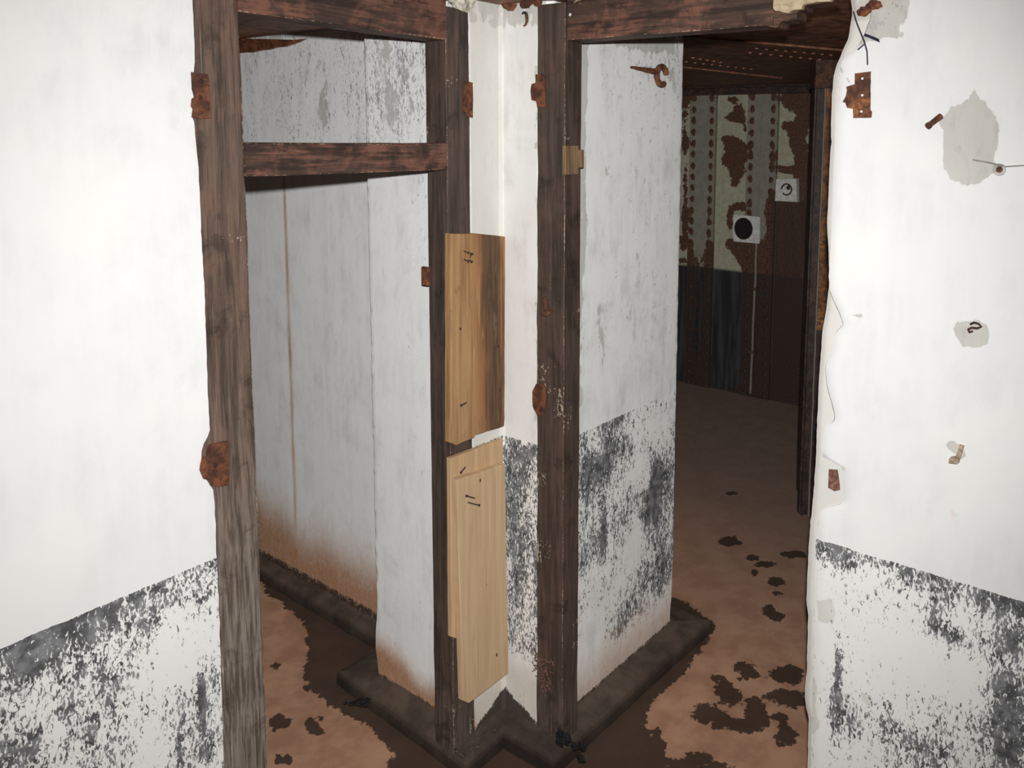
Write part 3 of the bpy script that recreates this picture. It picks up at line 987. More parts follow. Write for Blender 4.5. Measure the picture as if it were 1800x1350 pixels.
# wall_right_back: dark iron side wall of the right room, running from the far wall towards the doorway
sw = empty('wall_side', (2.5, .1, 0), kind='structure')
A0, A1 = Vector((3.24, .42)), Vector((1.93, -.085)); A2 = Vector((2.15, -.75))
pts = []
for (a, b, n) in ((A0, A1, 56), (A1, A2, 30)):
    for k in range(n): pts.append(a + (b - a) * k / n)
pts.append(A2)
verts = []
zz = [0, .02, .06, .12, .3, .6, 1.0, 1.4, 1.8, CEIL]
nrm = Vector((-(A1 - A0).y, (A1 - A0).x)).normalized()
if nrm.y < 0: nrm = -nrm
for z in zz:
    for i, p in enumerate(pts):
        off = .012 * math.sin(i * .9) + .010 * nz(i * .21, z, 1.0, 3)
        q = p + nrm * (off * (1 if i else 0))
        verts.append((q.x, q.y, z))
nc = len(pts)
faces = [(j * nc + i, j * nc + i + 1, (j + 1) * nc + i + 1, (j + 1) * nc + i) for j in range(len(zz) - 1) for i in range(nc - 1)]
me = mesh_of('side_sheet', [(verts, faces, {})], ())
link('side_sheet', me, M_DARKSTEEL, sw)

# ================================================================== DOOR FRAMES
def edge_field(me, a, b, axis, bev):
    u, v = [i for i in range(3) if i != axis]
    lo = [min(a[i], b[i]) for i in range(3)]; hi = [max(a[i], b[i]) for i in range(3)]
    out = []
    for q in me.vertices:
        du = min(abs(q.co[u] - lo[u]), abs(q.co[u] - hi[u])); dv = min(abs(q.co[v] - lo[v]), abs(q.co[v] - hi[v]))
        out.append(1.0 if max(du, dv) < bev * .75 else 0.0)
    me.attributes.new('edge', 'FLOAT', 'POINT').data.foreach_set('value', out)


def gray_field(me, fn):
    at = me.attributes.new('gray', 'FLOAT', 'POINT')
    at.data.foreach_set('value', [fn(v.co) for v in me.vertices])


def timber_obj(name, a, b, axis, mat, parent, gray=None, **kw):
    bm = bmesh.new()
    timber(bm, a, b, axis, **kw)
    bmesh.ops.recalc_face_normals(bm, faces=bm.faces)
    me = bpy.data.meshes.new(name)
    bm.to_mesh(me); bm.free()
    gray_field(me, gray or (lambda c: .15))
    edge_field(me, a, b, axis, kw.get('bev', .004))
    return link(name, me, mat, parent)


def plate(bm, pts, n, th, seed=0, amp=.0012):
    """ragged rusty plate: outline pts lie in a plane with unit normal n (towards the room)"""
    P2 = []
    m = len(pts)
    for i in range(m):
        a, b = Vector(pts[i]), Vector(pts[(i + 1) % m])
        k = max(1, int((b - a).length / .006))
        for j in range(k):
            p = a + (b - a) * j / k
            o = Vector((noise.noise(p * 90 + Vector((seed, 0, 0))), noise.noise(p * 90 + Vector((0, seed, 5))), noise.noise(p * 90 + Vector((9, 3, seed))))) * amp
            o -= Vector(n) * o.dot(Vector(n))
            P2.append(p + o)
    slab(bm, [p + Vector(n) * th for p in P2], Vector(n) * -th)


# ---- left doorway
d1 = empty('door_1', (-.46, 0, 0), 'weathered dark wooden door frame with a transom rail around the left doorway', 'door frame', kind='structure')
post1 = timber_obj('post', (-.845, 0.0, -.005), (-.722, .07, CEIL), 2, M_POST_Z, d1, gray=lambda c: sstep(1.35, .6, c.z) * .85 + .1, seed=1, bev=.006, amp=.0022)
post2 = timber_obj('post', (-.194, 0.0, .045), (-.112, .074, 2.012), 2, M_POST_D, d1, gray=lambda c: .2 + .7 * sstep(.35, .1, c.z), seed=2, bev=.003)
timber_obj('lintel', (-.724, .001, 1.931), (-.192, .066, CEIL), 0, M_LINT_X, d1, seed=3)
timber_obj('transom_rail', (-.724, -.002, 1.615), (-.196, .062, 1.681), 0, M_LINT_X, d1, seed=4)


def hinge_on_y(name, px, parent, y=-.003, seed=0, th=.004):
    """rusty hinge leaf on a plane y = const; outline in photo pixels"""
    bm = bmesh.new()
    pts = [ony(a, b, y) for (a, b) in px]
    plate(bm, pts, (0, -1, 0), th, seed)
    c = sum(pts, Vector()) / len(pts)
    o = bobj(name, bm, M_RUST, parent)
    return o, c


def hinge_on_x(name, px, parent, x=-.003, seed=0, th=.004):
    bm = bmesh.new()
    pts = [onx(a, b, x) for (a, b) in px]
    plate(bm, pts, (-1, 0, 0), th, seed)
    return bobj(name, bm, M_RUST, parent), sum(pts, Vector()) / len(pts)


z5 = lambda pts: [(320 + x / 11.25, 100 + y / 11.25) for (x, y) in pts]
h, c = hinge_on_y('hinge_leaf', z5([(175, 300), (260, 325), (490, 340), (520, 520), (530, 900), (545, 1220), (330, 1215), (185, 1200), (200, 1040), (160, 980), (190, 830), (235, 800), (190, 640), (180, 420)]), d1, -.008, 1)
scm = None
for (px, py) in ((354, 143), (352, 171), (352, 198)):
    bm = bmesh.new(); p = ony(px, py, -.0125); blob(bm, p, .0045, px, .25, 2, (1, .4, 1)); bobj('screw', bm, M_RUST_D, h)
z8 = lambda pts: [(x / 2.076, 700 + y / 2.076) for (x, y) in pts]
h, c = hinge_on_y('hinge_leaf', z8([(760, 168), (828, 155), (832, 315), (790, 320), (765, 318), (768, 300), (740, 292), (728, 262), (735, 215), (750, 212)]), d1, -.008, 2)
for (px, py) in ((383, 790), (378, 818), (388, 840)):
    bm = bmesh.new(); p = ony(px, py, -.0125); blob(bm, p, .0045, px, .25, 2, (1, .4, 1)); bobj('screw', bm, M_RUST_D, h)
h, c = hinge_on_y('hinge_leaf', [(816, 142), (829, 145), (830, 175), (829, 207), (818, 204), (812, 190), (814, 165)], d1, -.002, 3)
# keep on the jamb of the right post, facing the opening
bm = bmesh.new()
p = onx(749, 485, -.196)
box(bm, (-.202, p[1] - .012, p[2] - .024), (-.193, p[1] + .012, p[2] + .024), .002)
bobj('strike_plate', bm, M_RUST, d1)

# ---- right doorway
d2 = empty('door_2', (0, -.5, 0), 'dark wooden door frame broken off at the right end of its lintel, right doorway', 'door frame', kind='structure')
post3 = timber_obj('post', (0.0, -.217, .045), (.068, -.124, 2.03), 2, M_POST_D, d2, gray=lambda c: .1 + .6 * sstep(.30, .1, c.z), seed=5, bev=.003)
timber_obj('lintel', (.001, -.772, 1.937), (.068, -.222, CEIL), 1, M_LINT_Y, d2, seed=6)
bm = bmesh.new(); blob(bm, onx(1002, 26, -.001), .004, 3, .2, 2, (.5, 1, 1)); bobj('nail_head', bm, mat_plain('bright_nail_head', (.7, .7, .68), .4), d2)
# the stub beyond the saw cut, torn off in steps
bm = bmesh.new()
tp = lambda x, y: onx(1240 + x / 6, y / 6, .006)
low = [(665, -60), (665, 280), (740, 292), (770, 285), (790, 235), (830, 220), (870, 225), (900, 205), (965, 200), (970, 120), (1035, 105), (1040, 60), (1180, 40), (1300, 20), (1360, 5), (1300, -60)]
plate(bm, [tp(*q) for q in low], (-1, 0, 0), .003, 4, .002)
lw = bmesh.new()
slab(lw, [tp(*q) for q in low], (.05, 0, 0))
bm.free()
bobj('broken_end', lw, M_LINT_Y, d2)
bm = bmesh.new()
top = [(745, -70), (740, 90), (760, 120), (800, 128), (850, 130), (900, 150), (915, 125), (960, 118), (1040, 100), (1045, 62), (1120, 52), (1220, 30), (1330, 18), (1350, 0), (1400, -70)]
plate(bm, [onx(1240 + x / 6, y / 6, .0) for (x, y) in top], (-1, 0, 0), .012, 5, .003)
bobj('splintered_end', bm, M_SPLINT, d2)
h, c = hinge_on_x('hinge_leaf', [(943, 131), (955, 130), (958, 134), (959, 188), (946, 190), (944, 178), (936, 176), (934, 160), (936, 148), (943, 146)], d2, -.003, 6)
for (px, py) in ((952, 141), (951, 160), (952, 180)):
    bm = bmesh.new(); blob(bm, onx(px, py, -.0075), .004, px, .25, 2, (.4, 1, 1)); bobj('screw', bm, M_RUST_D, h)
h, c = hinge_on_x('hinge_leaf', [(944, 674), (953, 673), (960, 680), (960, 716), (957, 728), (946, 730), (938, 714), (937, 688)], d2, -.003, 7)
for (px, py) in ((952, 684), (949, 703), (952, 720)):
    bm = bmesh.new(); blob(bm, onx(px, py, -.0075), .004, px, .25, 2, (.4, 1, 1)); bobj('screw', bm, M_RUST_D, h)
bm = bmesh.new()
a, b = onx(958, 522, -.008), onx(960, 545, -.008)
tube(bm, [a, a + (b - a) * .5, b], [.006, .008, .006], 8)
blob(bm, onx(960, 551, -.007), .011, 3, .5, 2, (.7, 1.2, .8))
blob(bm, onx(967, 548, -.006), .007, 5, .5, 2, (.7, 1.0, 1.2))
bobj('latch_stub', bm, M_RUST, d2)
# stump of the transom rail let into the jamb
bm = bmesh.new()
a = ony(991, 252, -.2185); b = ony(1021, 294, -.2185)
timber(bm, (a.x + .002, -.223, 1.606), (.050, -.212, 1.678), 2, .01, .002, .001, 9)
box(bm, (.050, -.231, 1.622), (.062, -.212, 1.668), .003)
M_BLOCK = wood('sawn_end_wood', 2, (.12, .075, .04), (.24, .155, .085), (.20, .11, .06), (.5, .42, .3), redness=.3)
bobj('rail_stump', bm, M_BLOCK, d2)

# ================================================================== THINGS
# ------------------------------------------------------------------ boards nailed over the edge of the pier
def board_mat(name, base, mid, dark, stain=None):
    s = N(name)
    g1 = s.noise(s.coord((22, 22, 1.0)), 2.4, 6, .62, .7)
    g2 = s.noise(s.coord((120, 120, 3.0)), 2.0, 4, .6)
    big = s.noise(s.coord((3, 3, 1.2)), 3, 4, .6)
    c = s.mix(s.rng(g1, .33, .67), mid, base)
    c = s.mix(s.rng(g2, .55, .75, 0, .35), c, dark)
    if stain:
        sx = s.n('ShaderNodeSeparateXYZ'); s.put(sx.inputs[0], s.coord())
        g4 = s.noise(s.coord((40, 40, 2.2)), 2.2, 6, .66, .5)
        X = s.math('ADD', sx.outputs[0], s.math('MULTIPLY', s.math('SUBTRACT', g1, .5), .10))
        X = s.math('ADD', X, s.math('ADD', s.math('MULTIPLY', s.math('SUBTRACT', big, .5), .07), s.math('MULTIPLY', s.math('SUBTRACT', g4, .5), .05)))
        X = s.math('ADD', X, s.math('MULTIPLY_ADD', sx.outputs[2], .045, -.016))
        # warmer wood to the right, a dark stain running down through it
        c = s.mix(s.rng(X, .06, .13, 0, .8), c, s.mix(g4, (.22, .088, .032), (.42, .20, .075)))
        band = s.math('MULTIPLY', s.rng(X, .085, .140), s.rng(X, .215, .170))
        c = s.mix(s.math('MULTIPLY', band, .92), c, s.mix(s.rng(g4, .35, .65), (.030, .020, .014), (.105, .062, .035)))
        st2 = s.rng(g4, .56, .70)
        c = s.mix(s.math('MULTIPLY', st2, .6), c, (.13, .065, .030))
        st3 = s.rng(g4, .44, .32)
        c = s.mix(s.math('MULTIPLY', st3, .35), c, (.62, .44, .26))
        st = s.rng(s.noise(s.coord((5, 5, 2.4)), 6, 4, .6), .62, .75)
        c = s.mix(s.math('MULTIPLY', st, .5), c, (.12, .065, .035))
    else:
        st = s.rng(big, .62, .75)
        c = s.mix(s.math('MULTIPLY', st, .35), c, (.36, .20, .11))
    return s.done(c, .62, s.bump(s.math('ADD', g1, s.math('MULTIPLY', g2, .6)), .35, .001), spec=.25)


M_BOARD_U = board_mat('stained_brown_board', (.41, .245, .118), (.25, .13, .058), (.15, .08, .04), True)
M_BOARD_L = board_mat('pale_planed_board', (.56, .405, .245), (.47, .32, .185), (.33, .21, .115))
M_BOARD_B = board_mat('pale_rough_board', (.54, .365, .205), (.44, .285, .155), (.30, .18, .095))


def board(name, px, y, th, mat, label, jag=None, seed=0):
    pts = [ony(a, b, y) for (a, b) in px]
    base = Vector((sum(p.x for p in pts) / len(pts), y + th, min(p.z for p in pts)))
    org = Vector((min(p.x for p in pts), y + th, min(p.z for p in pts)))
    r = empty(name, org, label, 'board', 'boards nailed to the pier')
    bm = bmesh.new()
    P = []
    m = len(pts)
    for i in range(m):
        a, b = pts[i], pts[(i + 1) % m]
        k = max(1, int((b - a).length / .02))
        for j in range(k):
            p = a + (b - a) * j / k
            w = .0012 if jag is None or i not in jag else .003
            P.append(p + Vector((noise.noise(p * 30 + Vector((seed, 0, 0))) * w, 0, noise.noise(p * 55 + Vector((0, seed, 0))) * w)))
    slab(bm, P, (0, th, 0), .0018)
    bobj('plank', bm, mat, r)
    return r


def nail(parent, pts, r=.0016, head=.0034, headend=-1):
    bm = bmesh.new()
    tube(bm, pts, r, 6)
    e = Vector(pts[headend]); f = Vector(pts[-2 if headend == -1 else 1])
    d = (e - f).normalized()
    tube(bm, [e - d * .0012, e + d * .0006], head, 8)
    bobj('nail', bm, M_NAIL, parent)


bu = board('wooden_board', [(793, 411), (840, 411), (888, 416), (888, 580), (887, 748), (835, 766), (834, 770), (803, 783), (793, 779)], -.026, .022, M_BOARD_U,
           'brown weathered board with a dark stained right half, nailed above the two pale boards', (4, 5, 6), 1)
zo6 = lambda x, y: (780 + x / 3.378, 400 + y / 3.378)


def nail_px(parent, pl, y, lift=.010, conv=None, **kw):
    pts = []
    for i, q in enumerate(pl):
        a, b = conv(*q) if conv else q
        t = i / (len(pl) - 1)
        pts.append(ony(a, b, y - lift * t))
    nail(parent, pts, **kw)


nail_px(bu, [(119, 140), (150, 150)], -.027, .012, zo6)
nail_px(bu, [(158, 180), (160, 150), (170, 158)], -.029, .010, zo6)
nail_px(bu, [(120, 190), (148, 200)], -.027, .012, zo6)
nail_px(bu, [(140, 210), (160, 192), (166, 204)], -.029, .010, zo6)
nail_px(bu, [(134, 1040), (104, 1056)], -.027, .014, zo6)
for (x, y) in ((322, 706), (98, 602), (334, 963)):
    bm = bmesh.new(); a, b = zo6(x, y); blob(bm, ony(a, b, -.0255), .0036, x, .4, 2, (1, .25, 1.6)); bobj('knot', bm, M_NAIL, bu)

bb = board('wooden_board', [(792, 806), (884, 772), (884, 900), (884, 1060), (806, 1124), (794, 1120)], -.018, .014, M_BOARD_B,
           'thin pale board behind the lower front board, showing along its top and left edge', None, 2)
bf = board('wooden_board', [(803, 843), (845, 831), (888, 815), (890, 940), (894, 1183), (824, 1237), (814, 1232)], -.038, .018, M_BOARD_L,
           'pale planed board with two bent nails, lowest and frontmost on the pier', None, 3)
zo7 = lambda x, y: (780 + x / 2.811, 790 + y / 2.811)
zo66 = lambda x, y: (780 + x / 8.44, 740 + y / 8.44)
nail_px(bf, [(460, 1145), (400, 1130), (340, 1110)], -.039, .014, zo66)
nail_px(bf, [(355, 1208), (440, 1230), (530, 1250)], -.039, .014, zo66)
nail_px(bb, [(320, 685), (285, 728), (255, 765)], -.019, .012, zo66)
for (x, y, s_) in ((180, 152, 1.0), (212, 668, .7), (261, 1015, 1.0)):
    bm = bmesh.new(); a, b = zo7(x, y); blob(bm, ony(a, b, -.0375), .0036 * s_, x, .4, 2, (1, .25, 1.8)); bobj('knot', bm, M_NAIL, bf)

# ------------------------------------------------------------------ rusty ring hook on the right partition
YP = -.172
c0 = ony(1163, 133, YP - .022)
hook = empty('ring_hook', (c0.x, YP, c0.z), 'thick rusted iron open ring on a spike, high on the whitewashed partition', 'hook')
bm = bmesh.new()
R_, r_ = .0262, .0090
pts = []; rad = []
for k in range(33):
    a = math.radians(28 - 322 * (1 - k / 32) + 0) if False else math.radians(-38 - (k / 32) * 298 - 14)
    # from the lower jaw, clockwise round the back, to the upper jaw
    pts.append(Vector((c0.x + math.cos(a) * R_, c0.y, c0.z + math.sin(a) * R_)))
    rad.append(r_ * (1 + .10 * noise.noise(Vector((k * .35, 1, 2)))) * (.86 if k in (0, 32) else 1))
tube(bm, pts, rad, 10)
bobj('ring', bm, M_RUST, hook, smooth=False)
bm = bmesh.new()
a = c0 + Vector((-R_ * .9, 0, R_ * .35))
e = ony(1109, 118, YP - .006)
n = 14
tube(bm, [a + (e - a) * k / n + Vector((0, 0, .0016 * noise.noise(Vector((k * .9, 4, 1))))) for k in range(n + 1)], [.0085 * (1 - .72 * k / n) * (1 + .3 * noise.noise(Vector((k * .8, 0, 3)))) + .0012 for k in range(n + 1)], 8)
bobj('spike', bm, M_RUST, hook)

# ------------------------------------------------------------------ fittings on the right wall
zz2 = lambda pts: [(1240 + x / 6, y / 6) for (x, y) in pts]
outl = zz2([(1580, 778), (1745, 755), (1742, 1160), (1757, 1178), (1752, 1240), (1565, 1247), (1562, 1150), (1500, 1138), (1484, 1082), (1455, 1078), (1488, 1012), (1500, 952), (1490, 915), (1580, 890)])
pts = [onx(a, b, -.004) for (a, b) in outl]
c = sum(pts, Vector()) / len(pts)
hp = empty('hinge_plate', (0, c.y, c.z), 'flat rusted hinge leaf with three holes, alone near the top of the right wall', 'hinge')
bm = bmesh.new(); plate(bm, pts, (-1, 0, 0), .004, 9, .0008); bobj('leaf', bm, M_RUST, hp)
M_WHITE = mat_plain('chalky_filler', (.78, .77, .74), .9)
for (x, y) in ((1655, 828), (1655, 1005), (1645, 1176)):
    bm = bmesh.new(); q = onx(1240 + x / 6, y / 6, -.008); blob(bm, q, .0024, x, .1, 2, (.25, 1, 1)); bobj('screw_hole', bm, M_WHITE, hp)

# bolt stub
q = onx(1640, 214, 0)
bs = empty('bolt_stub', q, 'short rusted bolt sticking out of the right wall beside the big grey patch', 'bolt')
bm = bmesh.new()
a, b = onx(1654, 204, -.004), onx(1633, 220, -.022)
tube(bm, [a, a + (b - a) * .4, b], [.006, .0055, .0048], 8)
bobj('shank', bm, M_RUST, bs)
bm = bmesh.new(); tube(bm, [b - (b - a).normalized() * .002, b + (b - a).normalized() * .004], .0062, 8); bobj('bolt_end', bm, M_RUST_D, bs)

# wall plug with a wire
q = onx(1757, 298, 0)
wp = empty('wall_plug', q, 'small round wall plug with a thin wire at the big grey patch', 'plug')
bm = bmesh.new()
ring = [q + Vector((-.003, math.cos(2 * math.pi * k / 16) * .0085, math.sin(2 * math.pi * k / 16) * .0085)) for k in range(17)]
tube(bm, ring, .0028, 6, cap=False)
M_PLUG = mat_plain('grey_fibre_plug', (.45, .44, .42), .8)
bobj('sleeve', bm, M_PLUG, wp)
bm = bmesh.new(); blob(bm, q + Vector((-.003, 0, 0)), .0055, 4, .3, 2, (.5, 1, 1)); bobj('core', bm, M_RUST, wp)
bm = bmesh.new()
tube(bm, [onx(a, b, -.004 - .004 * math.sin(i)) for i, (a, b) in enumerate(((1710, 281), (1735, 285), (1752, 289), (1768, 293), (1800, 291), (1812, 290)))], .0011, 5)
M_WIRE = mat_plain('thin_grey_wire', (.22, .20, .18), .6)
bobj('wire', bm, M_WIRE, wp)

# staple loop in a grey patch
q = onx(1714, 576, 0)
ls = empty('wire_staple', q, 'small bent iron staple in the round grey patch on the right wall', 'staple')
bm = bmesh.new()
lp = [(1706, 570), (1712, 567), (1720, 569), (1725, 574), (1718, 577), (1708, 576), (1702, 579), (1704, 584), (1710, 582)]
tube(bm, [onx(a, b, -.003 - .008 * math.sin(math.pi * i / 8)) for i, (a, b) in enumerate(lp)], .0022, 6)
bobj('loop', bm, M_RUST_D, ls)

# L-shaped strap
q = onx(1680, 800, 0)
lb = empty('strap_hook', q, 'tan painted L shaped metal strap hook low on the right wall', 'hook')
M_TAN = mat_plain('tan_painted_metal', (.36, .27, .19), .6, 90, .35)
bm = bmesh.new()
slab(bm, [onx(a, b, -.010) for (a, b) in ((1686, 783), (1694, 785), (1685, 814), (1677, 812))], (.008, 0, 0), .001)
bobj('arm', bm, M_TAN, lb)
bm = bmesh.new()
slab(bm, [onx(a, b, -.022) for (a, b) in ((1668, 807), (1676, 805.5), (1685, 809), (1683, 816), (1667, 814))], (.016, 0, 0), .001)
bobj('toe', bm, M_TAN, lb)

# wooden plug left in a recess at the broken jamb
pts = [onx(a, b, .004) for (a, b) in ((1456, 826), (1471, 827), (1474, 848), (1475, 862), (1466, 864), (1455, 858))]
c = sum(pts, Vector()) / len(pts)
M_PEG = mat_plain('reddish_wood_peg', (.17, .085, .06), .8, 120, .4)
bm = bmesh.new(); slab(bm, pts, (.012, 0, 0), .002)
tag(bobj('wooden_peg', bm, M_PEG, None, (c.x, c.y, c.z)), 'small reddish wooden peg set in the broken plaster edge of the right wall', 'peg')

# rebar knuckles and tie wires where the concrete has burst, top of the right wall
for i, (px, py, r, sx) in enumerate(((1519, 20, .0105, 1.3), (1537, 8, .012, 1.25))):
    q = onx(px, py, -.002)
    bm = bmesh.new(); blob(bm, q, r, i + 11, .5, 3, (.5, sx, .75))
    tag(bobj('rebar_end', bm, M_RUST, None, q), ('rusty reinforcing bar end in burst concrete, lower of the two beside the tie wires', 'rusty reinforcing bar end in burst concrete, upper one at the top of the right wall')[i], 'rebar', 'rebar ends in the burst concrete')
q = onx(1519, 72, 0)
tw = empty('tie_wire', q, 'dark twisted tie wires poking out of the burst concrete at top right', 'wire')
M_DWIRE = mat_plain('dark_blue_wire', (.03, .03, .05), .5)
for pl in (((1500, 20), (1506, 40), (1514, 60), (1519, 72), (1524, 90), (1525, 113)), ((1519, 62), (1530, 66), (1546, 73)), ((1520, 60), (1534, 65), (1545, 70)), ((1521, 76), (1514, 82), (1508, 87))):
    bm = bmesh.new()
    tube(bm, [onx(a, b, -.006 - .004 * i) for i, (a, b) in enumerate(pl)], .0014, 5)
    bobj('strand', bm, M_DWIRE, tw)

# ------------------------------------------------------------------ top of the pier: plug in the plaster, plaster lump on the frame
q = onx(923, 34, 0)
ep = empty('ceiling_plug', q, 'small broken plug hole with an iron eye at the top of the pier', 'plug')
bm = bmesh.new()
tube(bm, [q + Vector((-.004, math.cos(a) * .010, math.sin(a) * .017)) for a in [math.radians(50 + 26 * k) for k in range(10)]], [.002, .003, .0035, .004, .004, .004, .0035, .003, .002, .0015], 7)
bobj('iron_eye', bm, M_RUST_D, ep)
bm = bmesh.new(); blob(bm, q + Vector((.002, -.006, .004)), .016, 6, .3, 2, (.25, .7, 1.2)); bobj('filler', bm, M_PLUG, ep)
q = ony(812, 2, -.006)
M_LUMP = mat_plain('dirty_lime_mortar', (.50, .47, .38), .9, 50, .35, .6)
bm = bmesh.new(); blob(bm, (q.x, -.004, CEIL - .002), .030, 8, .35, 3, (1.35, .6, 1.0))
tag(bobj('mortar_lump', bm, M_LUMP, None, (q.x, 0, CEIL - .01)), 'lump of dirty lime mortar on top of the frame post left of the pier', 'mortar')
bm = bmesh.new()
for (px, py, r) in ((870, 2, .016), (895, 0, .02), (925, -2, .018), (850, -3, .014), (945, -4, .014)):
    p = onx(px, py, -.004); blob(bm, (p.x, p.y, CEIL - .004), r, px, .5, 2, (.6, 1.2, .7))
tag(bobj('rust_crust', bm, M_RUST, None, (0, -.04, CEIL - .01)), 'flaking crust of bright rust along the ceiling above the pier', 'rust', kind='stuff')
# edge of a steel flange on top of the left room's wall
M_GLOSS = rusty('glossy_rust_paint', (.20, .075, .03), (.08, .03, .016), (.42, .20, .06), .8, .28, .4)
pts = [onx(a, b, .060) for (a, b) in ((380, 52), (425, 62), (515, 70), (536, 68), (524, 74), (512, 78), (500, 82), (484, 83), (472, 87), (458, 88), (440, 92), (425, 92), (380, 99))]
for p in pts: p.z = min(p.z, CEIL - .001)
cf = empty('ceiling_flange', pts[6], 'rust brown steel flange along the ceiling seen through the left transom', 'flange')
bm = bmesh.new(); slab(bm, pts, (.03, 0, 0)); bobj('flange', bm, rusty('red_brown_flange', (.17, .066, .034), (.07, .028, .017), (.24, .10, .04), .7, .4, .4), cf)
a, b = onx(405, 62, .056), onx(516, 72, .056)
for p in (a, b): p.z = min(p.z, CEIL - .010)
bm = bmesh.new()
tube(bm, [a + (b - a) * k / 12 + Vector((0, 0, .002 * nz(k, 1, .7))) for k in range(13)], [.004 + .0012 * nz(k, 2, .8) for k in range(13)], 6)
bobj('bright_lip', bm, M_GLOSS, cf)

# ------------------------------------------------------------------ debris at the foot of the pier
q = onx(955, 1170, -.004)
M_TWIG = mat_plain('reddish_dry_twigs', (.16, .085, .065), .8, 200, .5)
bm = bmesh.new()
for k in range(46):
    s0 = q + Vector((random.uniform(-.016, .002), random.uniform(-.028, .022), random.uniform(-.045, .04)))
    dd = Vector((random.uniform(-.3, .1), random.uniform(-1, 1), random.uniform(-1.2, 1.2))).normalized() * random.uniform(.012, .030)
    s1 = s0 + dd; mid = (s0 + s1) / 2 + Vector((random.uniform(-.004, 0), random.uniform(-.004, .004), random.uniform(-.004, .004)))
    for v in (s0, mid, s1): v.x = min(v.x, -.001)
    tube(bm, [s0, mid, s1], .0011, 4)
tag(bobj('twig_clump', bm, M_TWIG, None, q), 'matted clump of reddish twigs clinging low on the door post right of the pier', 'twigs', kind='stuff')
M_BLACK = mat_plain('black_rotten_matter', (.012, .011, .011), .8, 120, .4, .8)
q = onz(632, 1236, .047)
bm = bmesh.new()
for (dx, dy, r, s_) in ((0, 0, .017, 1), (.018, -.012, .011, 2), (-.016, .014, .009, 3), (.004, -.024, .008, 4), (-.026, .03, .006, 5)):
    blob(bm, (q.x + dx, q.y + dy, .050), r, s_ + 20, .7, 2, (1, 1, .35))
tag(bobj('dead_leaf_clump', bm, M_BLACK, None, (q.x, q.y, .045)), 'black shrivelled leaf clump lying on the kerb inside the left doorway', 'leaf litter')
q = onx(1003, 1272, -.003)
bm = bmesh.new()
for k in range(9):
    blob(bm, (random.uniform(-.022, -.002), q.y + random.uniform(-.05, .035), random.uniform(.05, .10)), random.uniform(.008, .018), k + 40, .7, 2, (.5, 1.1, 1))
tag(bobj('rot_clump', bm, M_BLACK, None, (0, q.y, .05)), 'black rotten wood and mud at the foot of the right doorway post', 'debris', kind='stuff')
bm = bmesh.new()
for k in range(26):
    t = random.random()
    x = random.uniform(-.20, -.07); y = random.uniform(-.05, .0) if random.random() < .7 else random.uniform(-.05, .05)
    blob(bm, (x, y, .052 + random.uniform(0, .012)), random.uniform(.002, .0055), k + 60, .5, 1)
M_CRUMB = mat_plain('dark_crumbs', (.06, .05, .045), .8, 200, .7)
tag(bobj('crumbs', bm, M_CRUMB, None, (-.13, -.03, .05)), 'dark crumbs of rotten wood and mortar at the left post foot', 'debris', kind='stuff')

# ------------------------------------------------------------------ right room: square plates, conduit, iron column
M_PLATE = mat_plain('chalky_white_enamel', (.47, .46, .42), .7, 40, .15)


def sq(px):
    return [onx(a, b, XF - .045) for (a, b) in px]


z6 = lambda pts: [(1180 + x / 6, 270 + y / 6) for (x, y) in pts]
P1 = z6([(655, 640), (935, 668), (930, 950), (652, 925)])
q = sum(sq(P1), Vector()) / 4
vp = empty('vent_plate', (XF - .02, q.y, q.z), 'white square plate with a large round black hole on the rusty back wall', 'plate')
bm = bmesh.new()
# square plate with a round hole, the hole breaking the left edge as photographed
c = onx(1180 + 760 / 6, 270 + 792 / 6, XF - .045)
ry_, rz_ = abs(onx(1180 + 660 / 6, 402, XF - .045).y - c.y), abs(onx(1300, 270 + 670 / 6, XF - .045).z - c.z)
Q = sq(P1)
n = 48
inn = []; out = []
for k in range(n):
    a = 2 * math.pi * k / n
    inn.append(Vector((c.x, c.y + math.cos(a) * ry_ * .97, c.z + math.sin(a) * rz_ * .97)))


def on_quad(Q, c, d):
    best = 9
    for i in range(4):
        p, r = Q[i], Q[(i + 1) % 4]
        ex, ez = r.y - p.y, r.z - p.z
        det = d[0] * -ez + d[1] * ex
        if abs(det) < 1e-9: continue
        t = ((p.y - c.y) * -ez + (p.z - c.z) * ex) / det
        s = (d[0] * (p.z - c.z) - d[1] * (p.y - c.y)) / det
        if t > 0 and -.001 <= s <= 1.001: best = min(best, t)
    return best


for k in range(n):
    a = 2 * math.pi * k / n
    d = (math.cos(a), math.sin(a))
    t = max(on_quad(Q, c, d), math.hypot(math.cos(a) * ry_, math.sin(a) * rz_) * 1.0)
    out.append(Vector((c.x, c.y + d[0] * t, c.z + d[1] * t)))
vi = [bm.verts.new(p) for p in inn]; vo = [bm.verts.new(p) for p in out]
vi2 = [bm.verts.new(p + Vector((.012, 0, 0))) for p in inn]; vo2 = [bm.verts.new(p + Vector((.012, 0, 0))) for p in out]
for k in range(n):
    j = (k + 1) % n
    bm.faces.new((vi[k], vo[k], vo[j], vi[j])); bm.faces.new((vi[k], vi[j], vi2[j], vi2[k])); bm.faces.new((vo[k], vo[j], vo2[j], vo2[k])); bm.faces.new((vi2[k], vo2[k], vo2[j], vi2[j]))
bobj('face_plate', bm, M_PLATE, vp)
bm = bmesh.new()
M_HOLE = mat_plain('hole_black', (.012, .010, .010), .9)  # closed black cylinder; the hole's darkness is put into its colour
tube(bm, [c + Vector((.004, 0, 0)), c + Vector((.044, 0, 0))], max(ry_, rz_) * 1.0, 32)
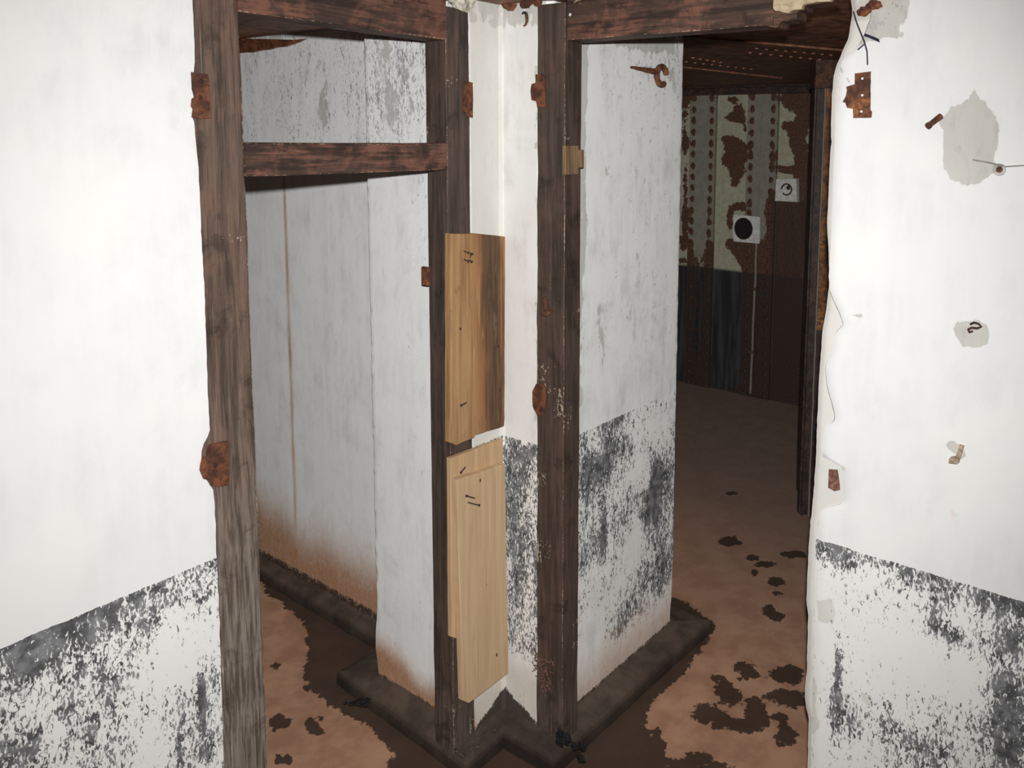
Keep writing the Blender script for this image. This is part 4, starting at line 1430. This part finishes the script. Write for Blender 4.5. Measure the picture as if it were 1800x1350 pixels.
for v in bm.verts: v.co.y = c.y + (v.co.y - c.y) * ry_ / max(ry_, rz_); v.co.z = c.z + (v.co.z - c.z) * rz_ / max(ry_, rz_)
bobj('duct', bm, M_HOLE, vp)
P2 = z6([(1105, 268), (1318, 262), (1325, 512), (1092, 500)])
Q = sq(P2); q = sum(Q, Vector()) / 4
sp = empty('switch_plate', (XF - .02, q.y, q.z), 'small white square plate with a round boss on the rusty back wall', 'plate')
bm = bmesh.new(); slab(bm, Q, (.04, 0, 0), .002); bobj('face_plate', bm, M_PLATE, sp)
bm = bmesh.new()
c = onx(1180 + 1215 / 6, 270 + 378 / 6, XF - .048)
tube(bm, [c + Vector((0, math.cos(2 * math.pi * k / 24) * .034, math.sin(2 * math.pi * k / 24) * .034)) for k in range(22)], .005, 6)
bobj('ring', bm, M_DARKSTEEL, sp)
bm = bmesh.new(); blob(bm, c + Vector((0, -.012, .012)), .013, 2, .3, 2, (.5, 1, 1)); bobj('boss', bm, M_DARKSTEEL, sp)

# thin conduit below the holed plate
a, b = onx(1330, 428, XF - .03), onx(1319, 691, XF - .03)
bm = bmesh.new(); n = 16
tube(bm, [Vector((XF - .03, a.y + (b.y - a.y) * k / n + .004 * nz(k, 0, .4), max(.02, a.z + (b.z - a.z) * k / n))) for k in range(n + 1)], .008, 8)
M_COND = mat_steel('worn_conduit', (.16, .14, .12), .06)
cdt = empty('conduit', (XF - .02, b.y, 0.0), 'thin worn conduit running down the back wall from the holed white plate', 'conduit')
bobj('pipe', bm, M_COND, cdt)
for t in (.30, .72):
    z = a.z + (b.z - a.z) * t; y = a.y + (b.y - a.y) * t
    bm = bmesh.new(); box(bm, (XF - .042, y - .022, z - .009), (XF, y + .022, z + .009), .003); bobj('saddle', bm, M_RUST_D, cdt)

# iron column at the right
cb = Vector((1.79, -.175, 0))
ic = empty('iron_column', cb, 'tall rusty iron column with moulded edges just inside the right doorway', 'column')
vx = Vector((cx.x, cx.y, 0)).normalized()      # across the column as it stands (faces the doorway)
vd = Vector((-vx.y, vx.x, 0))


def strip_box(name, s0, s1, d0, d1, z0, z1, mat):
    bm = bmesh.new()
    n = 40
    rows = []
    for k in range(n + 1):
        z = z0 + (z1 - z0) * k / n
        w = .002 * nz(z, s0 * 30, 18, 2)
        rows.append([bm.verts.new(cb + vx * (s + w) + vd * d + Vector((0, 0, z))) for (s, d) in ((s0, d0), (s1, d0), (s1, d1), (s0, d1))])
    for k in range(n):
        for j in range(4): bm.faces.new((rows[k][j], rows[k][(j + 1) % 4], rows[k + 1][(j + 1) % 4], rows[k + 1][j]))
    bm.faces.new(rows[0]); bm.faces.new(rows[-1])
    return bobj(name, bm, mat, ic)


M_COLR = rusty('bright_rust_flange', (.20, .075, .022), (.06, .026, .014), (.34, .16, .045), .8, .5)
strip_box('web', -.020, .050, .02, .06, 0, CEIL - .12, M_DARKSTEEL)
strip_box('bead', .018, .024, .004, .022, 0, CEIL - .12, M_COND)
strip_box('flange', .026, .075, .010, .03, .86, CEIL - .12, M_COLR)
strip_box('flange', .026, .075, .010, .03, 0, .858, M_DARKSTEEL)
strip_box('bead', -.012, -.006, .006, .022, 0, CEIL - .12, M_DARKSTEEL)
strip_box('capital', -.03, .11, -.02, .07, CEIL - .12, CEIL - .002, M_RUST_D)
